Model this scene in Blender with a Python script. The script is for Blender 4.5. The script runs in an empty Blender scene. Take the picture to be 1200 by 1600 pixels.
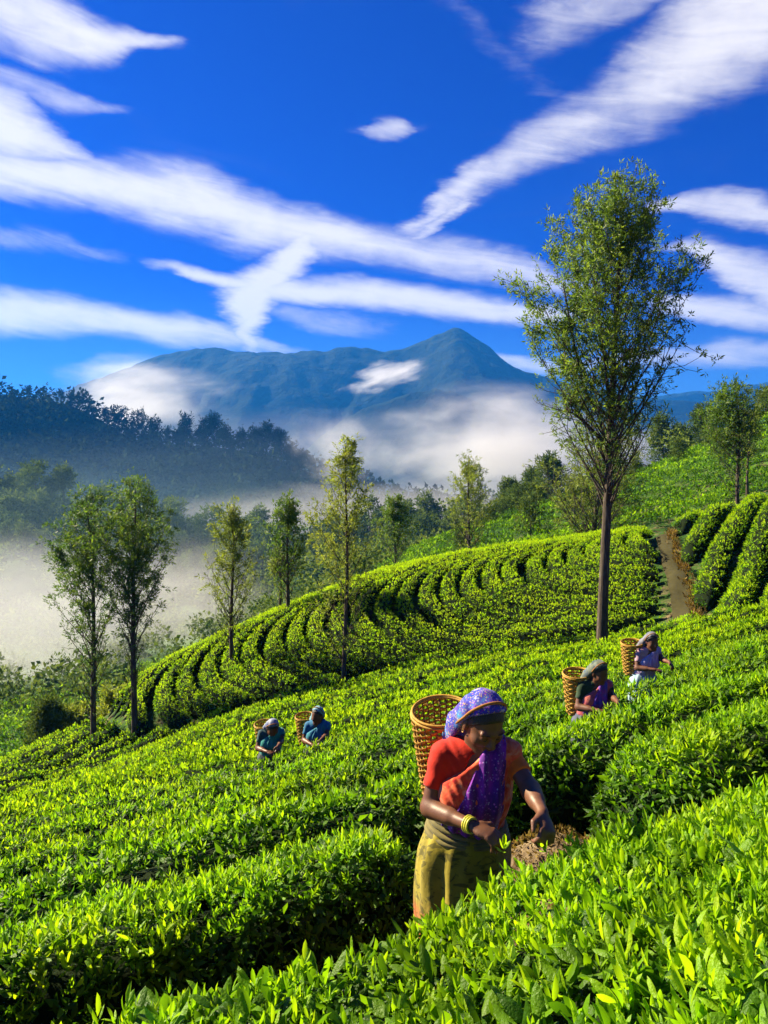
import bpy, bmesh, math, random
import numpy as np
from mathutils import Vector, Matrix

rng = np.random.default_rng(7)
random.seed(7)
SC = bpy.context.scene
COL = SC.collection
R = math.radians
F = 1200.0          # focal length in photo pixels
HV = 720.0          # row of the true horizon in the photo

# ------------------------------------------------------------------ camera
cam_data = bpy.data.cameras.new('camera')
cam = bpy.data.objects.new('camera', cam_data)
COL.objects.link(cam)
cam.location = (0, 0, 0)
cam.rotation_euler = (R(90), 0, 0)
cam_data.sensor_fit = 'HORIZONTAL'
cam_data.sensor_width = 36
cam_data.lens = 36
cam_data.shift_y = -80 / 1200
cam_data.clip_start = 0.05
cam_data.clip_end = 20000
SC.camera = cam

# ------------------------------------------------------------------ light, sky, exposure
SUN_EL = R(34)
SUN_DIR2 = Vector((-0.905, 0.425)).normalized()      # horizontal direction towards the sun
SUN = Vector((SUN_DIR2.x * math.cos(SUN_EL), SUN_DIR2.y * math.cos(SUN_EL), math.sin(SUN_EL)))
sd = bpy.data.lights.new('sun', 'SUN')
sd.energy = 5.0
sd.angle = R(0.55)
sd.color = (1.0, 0.86, 0.58)
sun = bpy.data.objects.new('sun', sd)
COL.objects.link(sun)
sun.location = SUN * 50
sun.rotation_euler = SUN.to_track_quat('Z', 'Y').to_euler()

SC.view_settings.view_transform = 'Standard'
SC.view_settings.look = 'None'
SC.view_settings.gamma = 1
SC.view_settings.use_curve_mapping = False
SC.view_settings.exposure = 1.8
SC.cycles.use_denoising = True
SC.cycles.denoiser = 'OPENIMAGEDENOISE'
SC.cycles.denoising_input_passes = 'RGB_ALBEDO_NORMAL'
SC.cycles.max_bounces = 6
SC.cycles.diffuse_bounces = 3
SC.cycles.glossy_bounces = 2
SC.cycles.transmission_bounces = 4
SC.cycles.transparent_max_bounces = 8
SC.cycles.volume_bounces = 1
SC.cycles.volume_max_steps = 96
SC.cycles.caustics_reflective = False
SC.cycles.caustics_refractive = False
SC.cycles.use_adaptive_sampling = True
SC.cycles.adaptive_threshold = 0.02
SC.cycles.sample_clamp_indirect = 4.0

def px_dir(u, v):
    """azimuth, elevation (radians) of a sight line measured in the photo"""
    x, y, z = (u - 600) / F, 1.0, -(v - HV) / F
    return math.atan2(x, y), math.atan2(z, math.hypot(x, y))

world = bpy.data.worlds.new('World')
SC.world = world
world.use_nodes = True
wn, wl = world.node_tree.nodes, world.node_tree.links
wn.clear()

class G:
    """tiny expression helper for node trees"""
    def __init__(s, tree): s.n, s.l = tree.nodes, tree.links
    def put(s, sock, v):
        if v is None: return
        if hasattr(v, 'is_linked') or hasattr(v, 'links'): s.l.new(v, sock)
        else: sock.default_value = v
    def m(s, op, a, b=None, c=None, clamp=False):
        n = s.n.new('ShaderNodeMath'); n.operation = op; n.use_clamp = clamp
        for i, v in enumerate((a, b, c)): s.put(n.inputs[i], v)
        return n.outputs[0]
    def vm(s, op, a, b=None):
        n = s.n.new('ShaderNodeVectorMath'); n.operation = op
        s.put(n.inputs[0], a); s.put(n.inputs[1], b)
        return n.outputs['Value'] if op in ('LENGTH', 'DOT_PRODUCT', 'DISTANCE') else n.outputs[0]
    def comb(s, x, y, z):
        n = s.n.new('ShaderNodeCombineXYZ')
        for i, v in enumerate((x, y, z)): s.put(n.inputs[i], v)
        return n.outputs[0]
    def sep(s, v):
        n = s.n.new('ShaderNodeSeparateXYZ'); s.put(n.inputs[0], v); return n.outputs
    def noise(s, v, scale, detail=2, rough=.5, dist=0, out='Fac'):
        n = s.n.new('ShaderNodeTexNoise'); s.put(n.inputs['Vector'], v)
        n.inputs['Scale'].default_value = scale; n.inputs['Detail'].default_value = detail
        n.inputs['Roughness'].default_value = rough; n.inputs['Distortion'].default_value = dist
        return n.outputs[out]
    def voronoi(s, v, scale, out='Distance', rnd=1.0):
        n = s.n.new('ShaderNodeTexVoronoi'); s.put(n.inputs['Vector'], v)
        n.inputs['Scale'].default_value = scale; n.inputs['Randomness'].default_value = rnd
        return n.outputs[out]
    def ramp(s, f, stops, interp='LINEAR'):
        n = s.n.new('ShaderNodeValToRGB'); n.color_ramp.interpolation = interp
        el = n.color_ramp.elements
        while len(el) > 1: el.remove(el[-1])
        for i, (p, c) in enumerate(stops):
            e = el[0] if i == 0 else el.new(p)
            e.position = p; e.color = (*c, 1) if not np.isscalar(c) else (c, c, c, 1)
        s.put(n.inputs[0], f)
        return n.outputs[0]
    def mix(s, f, a, b, blend='MIX'):
        n = s.n.new('ShaderNodeMix'); n.data_type = 'RGBA'; n.blend_type = blend
        s.put(n.inputs[0], f)
        for i, v in ((6, a), (7, b)):
            if isinstance(v, tuple) and len(v) == 3: v = (*v, 1)
            s.put(n.inputs[i], v)
        return n.outputs[2]
    def hsv(s, c, h=.5, sat=1, val=1):
        n = s.n.new('ShaderNodeHueSaturation'); s.put(n.inputs['Color'], c)
        s.put(n.inputs['Hue'], h); s.put(n.inputs['Saturation'], sat); s.put(n.inputs['Value'], val)
        return n.outputs[0]
    def step(s, x, a, b):
        n = s.n.new('ShaderNodeMapRange'); n.interpolation_type = 'SMOOTHSTEP'
        s.put(n.inputs[0], x); n.inputs[1].default_value = a; n.inputs[2].default_value = b
        return n.outputs[0]

g = G(world.node_tree)
sky = wn.new('ShaderNodeTexSky')
sky.sky_type = 'NISHITA'
sky.sun_disc = False
sky.sun_elevation = SUN_EL
sky.sun_rotation = math.atan2(SUN_DIR2.x, SUN_DIR2.y)
sky.air_density = 1.0
sky.dust_density = 0.3
sky.ozone_density = 3.0
SKY_GAIN = (0.015, 0.120, 0.70)
tc = wn.new('ShaderNodeTexCoord')
d = g.sep(tc.outputs['Generated'])
az = g.m('ARCTAN2', d[0], d[1])
el = g.m('ARCSINE', d[2])
# wind-blown distortion of the cloud field
p2 = g.comb(az, el, 0.0)
w1 = g.noise(g.comb(g.m('MULTIPLY', az, 2.2), g.m('MULTIPLY', el, 5.0), 0.3), 2.2, 4, .55)
w2 = g.noise(g.comb(g.m('MULTIPLY', az, 5.0), g.m('MULTIPLY', el, 16.0), 4.0), 2.6, 4, .65)
elw = g.m('ADD', el, g.m('MULTIPLY_ADD', w1, .05, -.025))
azw = g.m('ADD', az, g.m('MULTIPLY_ADD', w2, .06, -.03))
AZ0, AZ1, EL0, EL1 = -.75, .75, -.1, .75
azn = g.m('DIVIDE', g.m('SUBTRACT', azw, AZ0), AZ1 - AZ0)
eln = g.m('DIVIDE', g.m('SUBTRACT', elw, EL0), EL1 - EL0)

def stroke(pts, vertical=False, soft=1.0):
    """a streak of cirrus: list of (u, v, half width px, strength)"""
    n = wn.new('ShaderNodeRGBCurve')
    P = []
    for u, v, w, s in pts:
        a, e = px_dir(u, v)
        a, e = (a - AZ0) / (AZ1 - AZ0), (e - EL0) / (EL1 - EL0)
        P.append((e, a, w, s) if vertical else (a, e, w, s))
    P.sort()
    wmul = (1 / F) / ((AZ1 - AZ0) if vertical else (EL1 - EL0))
    lo, hi = P[0], P[-1]
    P = [(max(0, lo[0] - .03), lo[1], lo[2], 0)] + P + [(min(1, hi[0] + .03), hi[1], hi[2], 0)]
    for k in range(3):
        c = n.mapping.curves[k]
        vals = [(p[0], (p[1], p[2] * wmul * 6, p[3])[k]) for p in P]
        c.points[0].location = vals[0]
        c.points[1].location = vals[-1]
        for q in vals[1:-1]: c.points.new(*q)
        for q in c.points: q.handle_type = 'AUTO_CLAMPED'
    n.mapping.update()
    t = eln if vertical else azn
    o = azn if vertical else eln
    g.l.new(g.comb(t, t, t), n.inputs['Color'])
    c = g.sep(n.outputs[0])
    dist = g.m('DIVIDE', g.m('ABSOLUTE', g.m('SUBTRACT', o, c[0])), g.m('MAXIMUM', g.m('DIVIDE', c[1], 6.0), .001))
    body = g.step(dist, 1.55 * soft, .0)
    inside = g.m('MULTIPLY', g.step(t, P[0][0] - .002, P[1][0]), g.step(t, P[-1][0] + .002, P[-2][0]))
    return g.m('MULTIPLY', g.m('MULTIPLY', body, c[2]), inside)

CLOUDS = [
    stroke([(-160, 225, 30, .9), (0, 266, 34, 1), (150, 285, 40, 1), (300, 312, 48, 1), (400, 342, 44, 1), (480, 366, 38, 1),
            (560, 383, 36, .9), (650, 398, 36, .8), (740, 408, 34, .8), (830, 424, 26, .75), (900, 440, 20, .5)]),
    stroke([(245, 405, 8, .5), (320, 424, 14, .9), (430, 445, 20, 1), (560, 462, 22, 1), (700, 476, 22, 1), (840, 488, 18, .95), (900, 495, 12, .5)]),
    stroke([(-160, 476, 34, 1), (0, 492, 36, 1), (130, 500, 30, 1), (270, 514, 24, .9), (400, 534, 20, .7), (470, 545, 10, .3)]),
    stroke([(488, 362, 34, .9), (458, 395, 52, 1.1), (415, 430, 56, 1.1), (395, 465, 46, 1.1), (382, 505, 32, 1.05), (396, 545, 26, .7)], True),
    stroke([(560, 385, 20, .1), (640, 362, 24, .5), (690, 318, 26, .8), (760, 270, 34, .75), (850, 222, 40, .7), (930, 180, 48, .65), (1020, 125, 66, .8),
            (1120, 60, 76, .95), (1220, -5, 80, .95), (1350, -90, 80, .9)]),
    stroke([(730, 300, 14, .3), (700, 330, 22, .7), (672, 360, 24, .7), (640, 385, 16, .4)], True),
    stroke([(-120, -45, 60, .9), (0, 0, 62, .9), (100, 40, 44, .95), (180, 62, 26, .9), (262, 72, 10, .7)]),
    stroke([(-120, 150, 55, 1), (0, 195, 52, 1), (60, 212, 40, .9), (130, 240, 18, .6), (170, 250, 8, .2)]),
    stroke([(-60, 110, 16, .5), (60, 140, 20, .5), (130, 160, 16, .55), (186, 172, 8, .4)]),
    stroke([(1030, 318, 10, .6), (1090, 314, 20, .8), (1150, 320, 24, .8), (1230, 338, 24, .7), (1350, 350, 20, .6)]),
    stroke([(1040, 380, 10, .5), (1090, 392, 26, .85), (1150, 425, 40, .9), (1220, 452, 50, .9), (1350, 480, 50, .9)]),
    stroke([(1040, 480, 12, .7), (1100, 486, 22, .95), (1200, 494, 24, .9), (1350, 500, 22, .8)]),
    stroke([(760, 553, 8, .5), (830, 566, 14, .8), (900, 572, 12, .6), (1060, 560, 16, .6), (1150, 552, 22, .7), (1300, 545, 20, .6)]),
    stroke([(560, 203, 10, .2), (604, 200, 22, .62), (650, 197, 10, .2)]),
    stroke([(690, -20, 34, .16), (760, 50, 40, .2), (840, 130, 40, .22), (880, 170, 24, .1)], True),
    stroke([(780, 60, 40, .1), (880, 22, 46, .5), (980, -12, 40, .6), (1100, -60, 40, .6)]),
    stroke([(-100, 350, 14, .25), (60, 372, 20, .35), (180, 398, 14, .25)]),
    stroke([(430, 480, 18, .3), (500, 496, 22, .45), (600, 508, 14, .3)]),
    stroke([(100, 590, 14, .4), (180, 575, 20, .6), (240, 566, 16, .5), (300, 560, 8, .2)]),
]
cl = CLOUDS[0]
for c in CLOUDS[1:]: cl = g.m('MAXIMUM', cl, c)
# fine streaks comb the clouds out; thin cirrus goes on all round the sky
streak = g.noise(g.comb(g.m('MULTIPLY', az, 4.0), g.m('MULTIPLY', g.m('MULTIPLY_ADD', az, .18, el), 22.0), 1.7), 2.4, 6, .62, .6)
thin = g.noise(g.comb(g.m('MULTIPLY', az, 1.4), g.m('MULTIPLY', el, 7.0), 9.0), 1.8, 5, .6, .8)
rest = g.m('MULTIPLY', g.step(thin, .56, .85), g.m('MULTIPLY_ADD', g.step(g.m('ABSOLUTE', az), .6, .95), .7, .02))
puff = g.noise(p2, 34, 5, .6)
raw = g.m('ADD', g.m('MULTIPLY', cl, 1.12), g.m('ADD', g.m('MULTIPLY_ADD', streak, .80, -.44), g.m('MULTIPLY_ADD', puff, .30, -.15)))
dens = g.m('MULTIPLY', g.step(raw, -.02, 1.22), g.step(cl, 0.0, .35))
dens = g.m('MAXIMUM', dens, rest)
dens = g.m('MULTIPLY', dens, 1.02, clamp=True)
skyc = g.mix(1.0, sky.outputs[0], (*SKY_GAIN, 1), 'MULTIPLY')
skyc = g.mix(g.m('MULTIPLY', g.step(el, .24, -.02), .62), skyc, (1.3, 3.3, 5.6, 1))    # the air pales towards the horizon all round
CLOUD_C = (6.0, 5.75, 5.75, 1)
cloudc = g.mix(dens, skyc, CLOUD_C)
# below the horizon the air of the valley goes on
bg = wn.new('ShaderNodeBackground')
g.l.new(cloudc, bg.inputs['Color'])
bg.inputs['Strength'].default_value = 0.05
wo = wn.new('ShaderNodeOutputWorld')
g.l.new(bg.outputs[0], wo.inputs['Surface'])

# ------------------------------------------------------------------ helpers
def tag(o, label=None, cat=None, group=None, kind=None):
    if label: o['label'] = label
    if cat: o['category'] = cat
    if group: o['group'] = group
    if kind: o['kind'] = kind
    return o

def link(o, parent=None):
    COL.objects.link(o)
    if parent is not None: o.parent = parent
    return o

def empty(name, loc=(0, 0, 0), rz=0.0):
    o = bpy.data.objects.new(name, None)
    o.location = loc; o.rotation_euler = (0, 0, rz); o.empty_display_size = .2
    return link(o)

def np_mesh(name, verts, faces, mats, tone=None, mat_idx=None, smooth=True):
    """mesh from numpy arrays; faces (n,3) or (n,4)"""
    verts = np.asarray(verts, np.float32); faces = np.asarray(faces, np.int32)
    me = bpy.data.meshes.new(name)
    nf, k = faces.shape
    me.vertices.add(len(verts)); me.vertices.foreach_set('co', verts.ravel())
    me.loops.add(nf * k); me.loops.foreach_set('vertex_index', faces.ravel())
    me.polygons.add(nf)
    me.polygons.foreach_set('loop_start', np.arange(0, nf * k, k, dtype=np.int32))
    me.polygons.foreach_set('loop_total', np.full(nf, k, np.int32))
    for m in (mats if isinstance(mats, (list, tuple)) else [mats]): me.materials.append(m)
    if mat_idx is not None: me.polygons.foreach_set('material_index', np.asarray(mat_idx, np.int32))
    if tone is not None:
        a = me.attributes.new('tone', 'FLOAT', 'POINT'); a.data.foreach_set('value', np.asarray(tone, np.float32))
    me.update(calc_edges=True)
    if smooth: me.polygons.foreach_set('use_smooth', np.ones(nf, bool))
    return me

def obj(name, me, parent=None):
    return link(bpy.data.objects.new(name, me), parent)

class Geo:
    """collects quads/tris for one mesh"""
    def __init__(s): s.v, s.f, s.n, s.t = [], [], 0, []
    def add(s, v, f, tone=.5):
        v = np.asarray(v, float).reshape(-1, 3)
        f = np.asarray(f, int)
        if f.shape[1] == 3: f = np.c_[f, f[:, 2]]
        s.v.append(v); s.f.append(f + s.n); s.n += len(v)
        s.t.append(np.full(len(v), tone, float) if np.isscalar(tone) else np.asarray(tone, float))
    def tube(s, pts, rad, seg=8, tone=.5, cap=True, flat=None):
        pts = np.asarray(pts, float); n = len(pts)
        rad = np.broadcast_to(np.asarray(rad, float), (n,))
        t = np.gradient(pts, axis=0); t /= np.linalg.norm(t, axis=1)[:, None] + 1e-9
        ref = np.array([0, 0, 1.0]) if abs(t[0][2]) < .9 else np.array([1.0, 0, 0])
        x = np.cross(ref, t[0]); x /= np.linalg.norm(x)
        V = []
        a = np.arange(seg) / seg * 2 * np.pi
        for i in range(n):
            x = x - t[i] * x.dot(t[i]); x /= np.linalg.norm(x) + 1e-9
            y = np.cross(t[i], x)
            V.append(pts[i] + rad[i] * (np.cos(a)[:, None] * x + np.sin(a)[:, None] * y))
        V = np.concatenate(V)
        k = np.arange(seg); k2 = (k + 1) % seg
        Fs = [np.stack([i * seg + k, i * seg + k2, (i + 1) * seg + k2, (i + 1) * seg + k], 1) for i in range(n - 1)]
        f = np.concatenate(Fs)
        if cap:
            V = np.concatenate([V, pts[:1], pts[-1:]])
            c0, c1 = n * seg, n * seg + 1
            f = np.concatenate([f, np.stack([k2, k, k * 0 + c0, k * 0 + c0], 1),
                                np.stack([(n - 1) * seg + k, (n - 1) * seg + k2, k * 0 + c1, k * 0 + c1], 1)])
        s.add(V, f, tone)
    def mesh(s, name, mats, smooth=True):
        f = np.concatenate(s.f)
        v = np.concatenate(s.v); t = np.concatenate(s.t)
        tri = f[:, 2] == f[:, 3]
        me = bpy.data.meshes.new(name)
        cnt = np.where(tri, 3, 4).astype(np.int32)
        idx = f.ravel()[np.stack([np.ones_like(tri), np.ones_like(tri), np.ones_like(tri), ~tri], 1).ravel()]
        me.vertices.add(len(v)); me.vertices.foreach_set('co', v.astype(np.float32).ravel())
        me.loops.add(len(idx)); me.loops.foreach_set('vertex_index', idx.astype(np.int32))
        me.polygons.add(len(f))
        me.polygons.foreach_set('loop_start', np.r_[0, np.cumsum(cnt)[:-1]].astype(np.int32))
        me.polygons.foreach_set('loop_total', cnt)
        for m in (mats if isinstance(mats, (list, tuple)) else [mats]): me.materials.append(m)
        a = me.attributes.new('tone', 'FLOAT', 'POINT'); a.data.foreach_set('value', t.astype(np.float32))
        me.update(calc_edges=True)
        if smooth: me.polygons.foreach_set('use_smooth', np.ones(len(f), bool))
        return me

def euler_R(z, yaw):
    """rotation matrices (N,3,3) whose local Z is z, spun by yaw"""
    z = z / (np.linalg.norm(z, axis=1)[:, None] + 1e-9)
    ref = np.where(np.abs(z[:, 2:3]) < .95, np.array([[0, 0, 1.0]]), np.array([[1.0, 0, 0]]))
    x = np.cross(ref, z); x /= np.linalg.norm(x, axis=1)[:, None]
    y = np.cross(z, x)
    c, s_ = np.cos(yaw)[:, None], np.sin(yaw)[:, None]
    return np.stack([x * c + y * s_, -x * s_ + y * c, z], 2)

# value noise for shaping terrain (numpy)
def vnoise(x, y, seed=0):
    x = np.asarray(x, float); y = np.asarray(y, float)
    xi, yi = np.floor(x), np.floor(y); fx, fy = x - xi, y - yi
    fx = fx * fx * (3 - 2 * fx); fy = fy * fy * (3 - 2 * fy)
    def h(a, b):
        t = np.sin(a * 127.1 + b * 311.7 + seed * 74.7) * 43758.5453
        return t - np.floor(t)
    return (h(xi, yi) * (1 - fx) + h(xi + 1, yi) * fx) * (1 - fy) + (h(xi, yi + 1) * (1 - fx) + h(xi + 1, yi + 1) * fx) * fy
def fbm(x, y, oct=4, seed=0, gain=.5):
    s = 0; a = 1; t = 0
    for i in range(oct):
        s = s + a * vnoise(x * 2 ** i, y * 2 ** i, seed + i * 3); t += a; a *= gain
    return s / t - .5

# ------------------------------------------------------------------ terrain heights
US = np.array([-200, 0, 120, 230, 320, 400, 470, 540, 620, 700, 780, 850, 940, 1010, 1060, 1120, 1200, 1400.])
ROWS = {   # distance (m) -> photo row at which the tea tops stand, column by column
 14: [1289, 1247, 1219, 1195, 1175, 1157, 1142, 1126, 1109, 1091, 1074, 1058, 1038, 1023, 1012, 999, 981, 937],
 18: [1300, 1258, 1225, 1184, 1152, 1132, 1113, 1096, 1078, 1061, 1046, 1033, 1016, 1002, 991, 976, 952, 900],
 22: [1300, 1255, 1220, 1168, 1130, 1108, 1090, 1075, 1055, 1038, 1025, 1012, 1000, 985, 970, 950, 920, 860],
 26: [1270, 1225, 1206, 1168, 1126, 1099, 1080, 1062, 1041, 1024, 1010, 996, 973, 950, 930, 905, 870, 800],
 28: [1255, 1205, 1186, 1140, 1096, 1068, 1050, 1036, 1022, 1008, 990, 968, 932, 900, 880, 855, 825, 760],
 30.5: [1240, 1190, 1150, 1075, 1032, 1005, 985, 968, 948, 930, 910, 894, 870, 850, 838, 815, 785, 720],
 33: [1235, 1187, 1130, 1042, 998, 964, 938, 914, 894, 878, 866, 856, 838, 820, 806, 790, 766, 700],
 35.5: [1235, 1190, 1125, 1045, 1000, 963, 932, 905, 880, 863, 850, 842, 830, 818, 808, 795, 775, 710],
 41: [1225, 1185, 1130, 1060, 1020, 985, 958, 930, 902, 880, 864, 852, 838, 830, 822, 810, 792, 740],
 55: [1180, 1135, 1120, 1095, 1060, 1020, 990, 950, 902, 878, 860, 845, 826, 803, 788, 768, 742, 690],
 85: [1120, 1085, 1072, 1055, 1025, 992, 962, 926, 874, 840, 812, 792, 765, 738, 720, 692, 650, 560],
 110: [1090, 1060, 1050, 1030, 1010, 985, 960, 932, 892, 866, 842, 824, 795, 770, 750, 725, 690, 610],
 160: [1040, 1010, 1000, 990, 980, 970, 950, 930, 905, 890, 870, 850, 830, 815, 800, 785, 765, 720],
 320: [900] * 18,
 700: [842] * 18,
 1600: [790] * 18,
 4200: [752] * 18,
}
_ds = np.array(sorted(ROWS)); _lu = np.linspace(-300, 1500, 361)
_T = np.stack([np.interp(_lu, US, ROWS[d_]) for d_ in _ds])
_k = np.exp(-.5 * (np.arange(-12, 13) / 5.0) ** 2); _k /= _k.sum()
_T = np.stack([np.convolve(np.pad(r, 12, mode='edge'), _k, 'valid') for r in _T])
_ld = np.linspace(math.log(14), math.log(4200), 700)
def _pchip(xk, Y, xq):
    h = np.diff(xk); dl = np.diff(Y, axis=0) / h[:, None]
    m = np.zeros_like(Y); m[0], m[-1] = dl[0], dl[-1]
    for i in range(1, len(xk) - 1):
        w1, w2 = 2 * h[i] + h[i - 1], h[i] + 2 * h[i - 1]
        same = dl[i - 1] * dl[i] > 0
        with np.errstate(divide='ignore', invalid='ignore'):
            m[i] = np.where(same, (w1 + w2) / (w1 / dl[i - 1] + w2 / dl[i]), 0)
    j = np.clip(np.searchsorted(xk, xq) - 1, 0, len(xk) - 2)
    t = ((xq - xk[j]) / h[j])[:, None]; hj = h[j][:, None]
    return ((1 + 2 * t) * (1 - t) ** 2) * Y[j] + t * (1 - t) ** 2 * hj * m[j] + t * t * (3 - 2 * t) * Y[j + 1] + t * t * (t - 1) * hj * m[j + 1]
_V = _pchip(np.log(_ds), _T, _ld)

def tea(x, y):
    """height of the plucking table (tops of the tea) above the point x, y"""
    x = np.asarray(x, float); y = np.asarray(y, float)
    plane = -.85 + .22 * np.clip(x, -40, 40) - .267 * np.clip(y, -30, 40)
    yy = np.maximum(y, 14.0)
    u = np.clip(600 + F * x / yy, -299, 1499)
    a = (u + 300) / 1800 * 360; b = (np.log(np.minimum(yy, 4199)) - _ld[0]) / (_ld[-1] - _ld[0]) * 699
    i = np.clip(a.astype(int), 0, 359); j = np.clip(b.astype(int), 0, 698); fa, fb = a - i, b - j
    v = (_V[j, i] * (1 - fb) + _V[j + 1, i] * fb) * (1 - fa) + (_V[j, i + 1] * (1 - fb) + _V[j + 1, i + 1] * fb) * fa
    z = -(v - HV) / F * yy
    w = np.clip((y - 11.5) / 4.5, 0, 1); w = w * w * (3 - 2 * w)
    return plane * (1 - w) + z * w
HEDGE_H = .80
def ground_z(x, y):
    y = np.asarray(y, float)
    k = np.clip((y - 60) / 40, 0, 1)
    return tea(x, y) - HEDGE_H * (1 - k) - .02 + .05 * fbm(np.asarray(x) * 1.3, y * 1.3, 3, 5) * np.clip(y / 3, .6, 20) + .50 * np.exp(-((np.asarray(x) - .95) / .48) ** 2 - ((y - 4.45) / .5) ** 2)

def at(u, v, y):
    """photo pixel + distance -> point"""
    return np.array([(u - 600) / F * y, y, -(v - HV) / F * y])

# ------------------------------------------------------------------ materials
def new_mat(name):
    m = bpy.data.materials.new(name); m.use_nodes = True
    m.node_tree.nodes.clear()
    return m, G(m.node_tree)
def finish(m, g, shader, disp=None, vol=None):
    o = g.n.new('ShaderNodeOutputMaterial')
    if shader is not None: g.l.new(shader, o.inputs['Surface'])
    if vol is not None: g.l.new(vol, o.inputs['Volume'])
    return m
def principled(g, color, rough=.6, spec=.3, normal=None, **kw):
    n = g.n.new('ShaderNodeBsdfPrincipled')
    if isinstance(color, tuple): color = (*color[:3], 1)
    g.put(n.inputs['Base Color'], color); g.put(n.inputs['Roughness'], rough)
    g.put(n.inputs['Specular IOR Level'], spec)
    if normal is not None: g.l.new(normal, n.inputs['Normal'])
    for k, v in kw.items(): g.put(n.inputs[k], v)
    return n.outputs[0]
def bump(g, h, strength=.3, dist=.01):
    n = g.n.new('ShaderNodeBump'); g.put(n.inputs['Height'], h)
    n.inputs['Strength'].default_value = strength; n.inputs['Distance'].default_value = dist
    return n.outputs[0]
def coords(g, which='Object'):
    return g.n.new('ShaderNodeTexCoord').outputs[which]
def attr(g, name):
    n = g.n.new('ShaderNodeAttribute'); n.attribute_name = name
    return n.outputs['Fac']

def plain(name, color, rough=.7, spec=.25, var=.25, scale=9.0, bs=.2):
    m, g = new_mat(name)
    p = coords(g)
    n = g.noise(p, scale, 4, .6)
    c = g.hsv((*color, 1), .5, 1, g.m('MULTIPLY_ADD', n, 2 * var, 1 - var))
    return finish(m, g, principled(g, c, rough, spec, bump(g, g.noise(p, scale * 4, 3), bs, .01)))

def leaf_mat(name, stops, transl=.42, rough=.42, spec=.35, objvar=0.0, boost=1.7, crinkle=False):
    """stops: colour ramp over the per-leaf 'tone'"""
    m, g = new_mat(name)
    t = attr(g, 'tone')
    if objvar:
        oi = g.n.new('ShaderNodeObjectInfo')
        t = g.m('ADD', t, g.m('MULTIPLY_ADD', oi.outputs['Random'], objvar, -objvar / 2), clamp=True)
    c = g.ramp(t, stops)
    geo = g.n.new('ShaderNodeNewGeometry')
    n = g.noise(geo.outputs['Position'], 1.7, 3, .6)
    c = g.hsv(c, g.m('MULTIPLY_ADD', n, .05, .475), 1, g.m('MULTIPLY_ADD', n, .7, .65))
    nb = bump(g, g.m('ADD', g.noise(geo.outputs['Position'], 55, 2, .5), g.m('MULTIPLY', g.noise(geo.outputs['Position'], 190, 2, .6), .4)), .55, .012)
    dif = principled(g, c, rough, spec, nb if crinkle else None)
    tr = g.n.new('ShaderNodeBsdfTranslucent')
    g.l.new(g.mix(1.0, c, (boost, boost * .98, .55 * boost, 1), 'MULTIPLY'), tr.inputs['Color'])
    mx = g.n.new('ShaderNodeMixShader'); mx.inputs[0].default_value = transl
    g.l.new(dif, mx.inputs[1]); g.l.new(tr.outputs[0], mx.inputs[2])
    return finish(m, g, mx.outputs[0])

M = {}
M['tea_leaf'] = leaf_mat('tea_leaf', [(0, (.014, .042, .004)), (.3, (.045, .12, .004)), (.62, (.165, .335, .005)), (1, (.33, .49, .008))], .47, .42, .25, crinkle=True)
M['tea_far'] = leaf_mat('tea_far', [(0, (.016, .05, .004)), (.3, (.07, .17, .005)), (.62, (.25, .42, .006)), (1, (.42, .58, .010))], .45, .6, .08)
M['tree_leaf'] = leaf_mat('tree_leaf', [(0, (.024, .06, .012)), (.5, (.080, .155, .020)), (1, (.22, .30, .026))], .46, .5, .3, .25, 1.35)
M['pale_leaf'] = leaf_mat('pale_leaf', [(0, (.06, .10, .018)), (.5, (.17, .23, .03)), (1, (.32, .36, .045))], .46, .5, .3, .2, 1.35)
M['forest_leaf'] = leaf_mat('forest_leaf', [(0, (.022, .045, .014)), (.5, (.075, .125, .026)), (1, (.17, .22, .04))], .30, .8, .05, .3, 1.2)
M['ridge_leaf'] = leaf_mat('ridge_leaf', [(0, (.008, .02, .010)), (.5, (.016, .032, .013)), (1, (.03, .05, .016))], .12, .9, .0, .2, 1.0)

def mk_bark():
    m, g = new_mat('bark'); p = coords(g)
    q = g.vm('MULTIPLY', p, (9, 9, 1.6))
    n = g.noise(q, 1.4, 5, .65); k = g.noise(p, 1.3, 3)
    c = g.ramp(n, [(.25, (.022, .017, .013)), (.55, (.085, .066, .050)), (.8, (.20, .17, .14))])
    c = g.mix(g.step(k, .58, .72), c, (.13, .125, .11))
    return finish(m, g, principled(g, c, .9, .15, bump(g, n, .9, .03)))
M['bark'] = mk_bark()

def mk_ground():
    m, g = new_mat('soil_and_cover'); p = coords(g)
    xyz = g.sep(p)
    n1 = g.noise(p, 1.1, 5, .6); n2 = g.noise(p, 14, 4, .65); n3 = g.noise(p, .05, 4, .55); n4 = g.noise(p, .35, 5, .65)
    soil = g.ramp(n2, [(.25, (.030, .020, .013)), (.5, (.075, .050, .030)), (.75, (.16, .115, .07))])
    litter = g.ramp(g.voronoi(p, 34, 'Color'), [(0, (.07, .05, .028)), (.5, (.18, .13, .07)), (1, (.34, .26, .15))])
    soil = g.mix(g.step(n1, .42, .62), soil, litter)
    green = g.ramp(g.m('ADD', g.m('MULTIPLY', n3, .6), g.m('MULTIPLY', n4, .4)), [(.3, (.012, .030, .008)), (.5, (.035, .085, .012)), (.7, (.075, .15, .018))])
    grass = g.m('MAXIMUM', g.step(xyz[1], 55, 75), g.m('MULTIPLY', g.step(xyz[1], 16, 24), g.step(g.noise(p, 1.6, 4, .6), .30, .55)))
    c = g.mix(grass, soil, green)
    return finish(m, g, principled(g, c, .95, .1, bump(g, g.m('ADD', n2, n1), .8, .05)))
M['ground'] = mk_ground()
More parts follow.
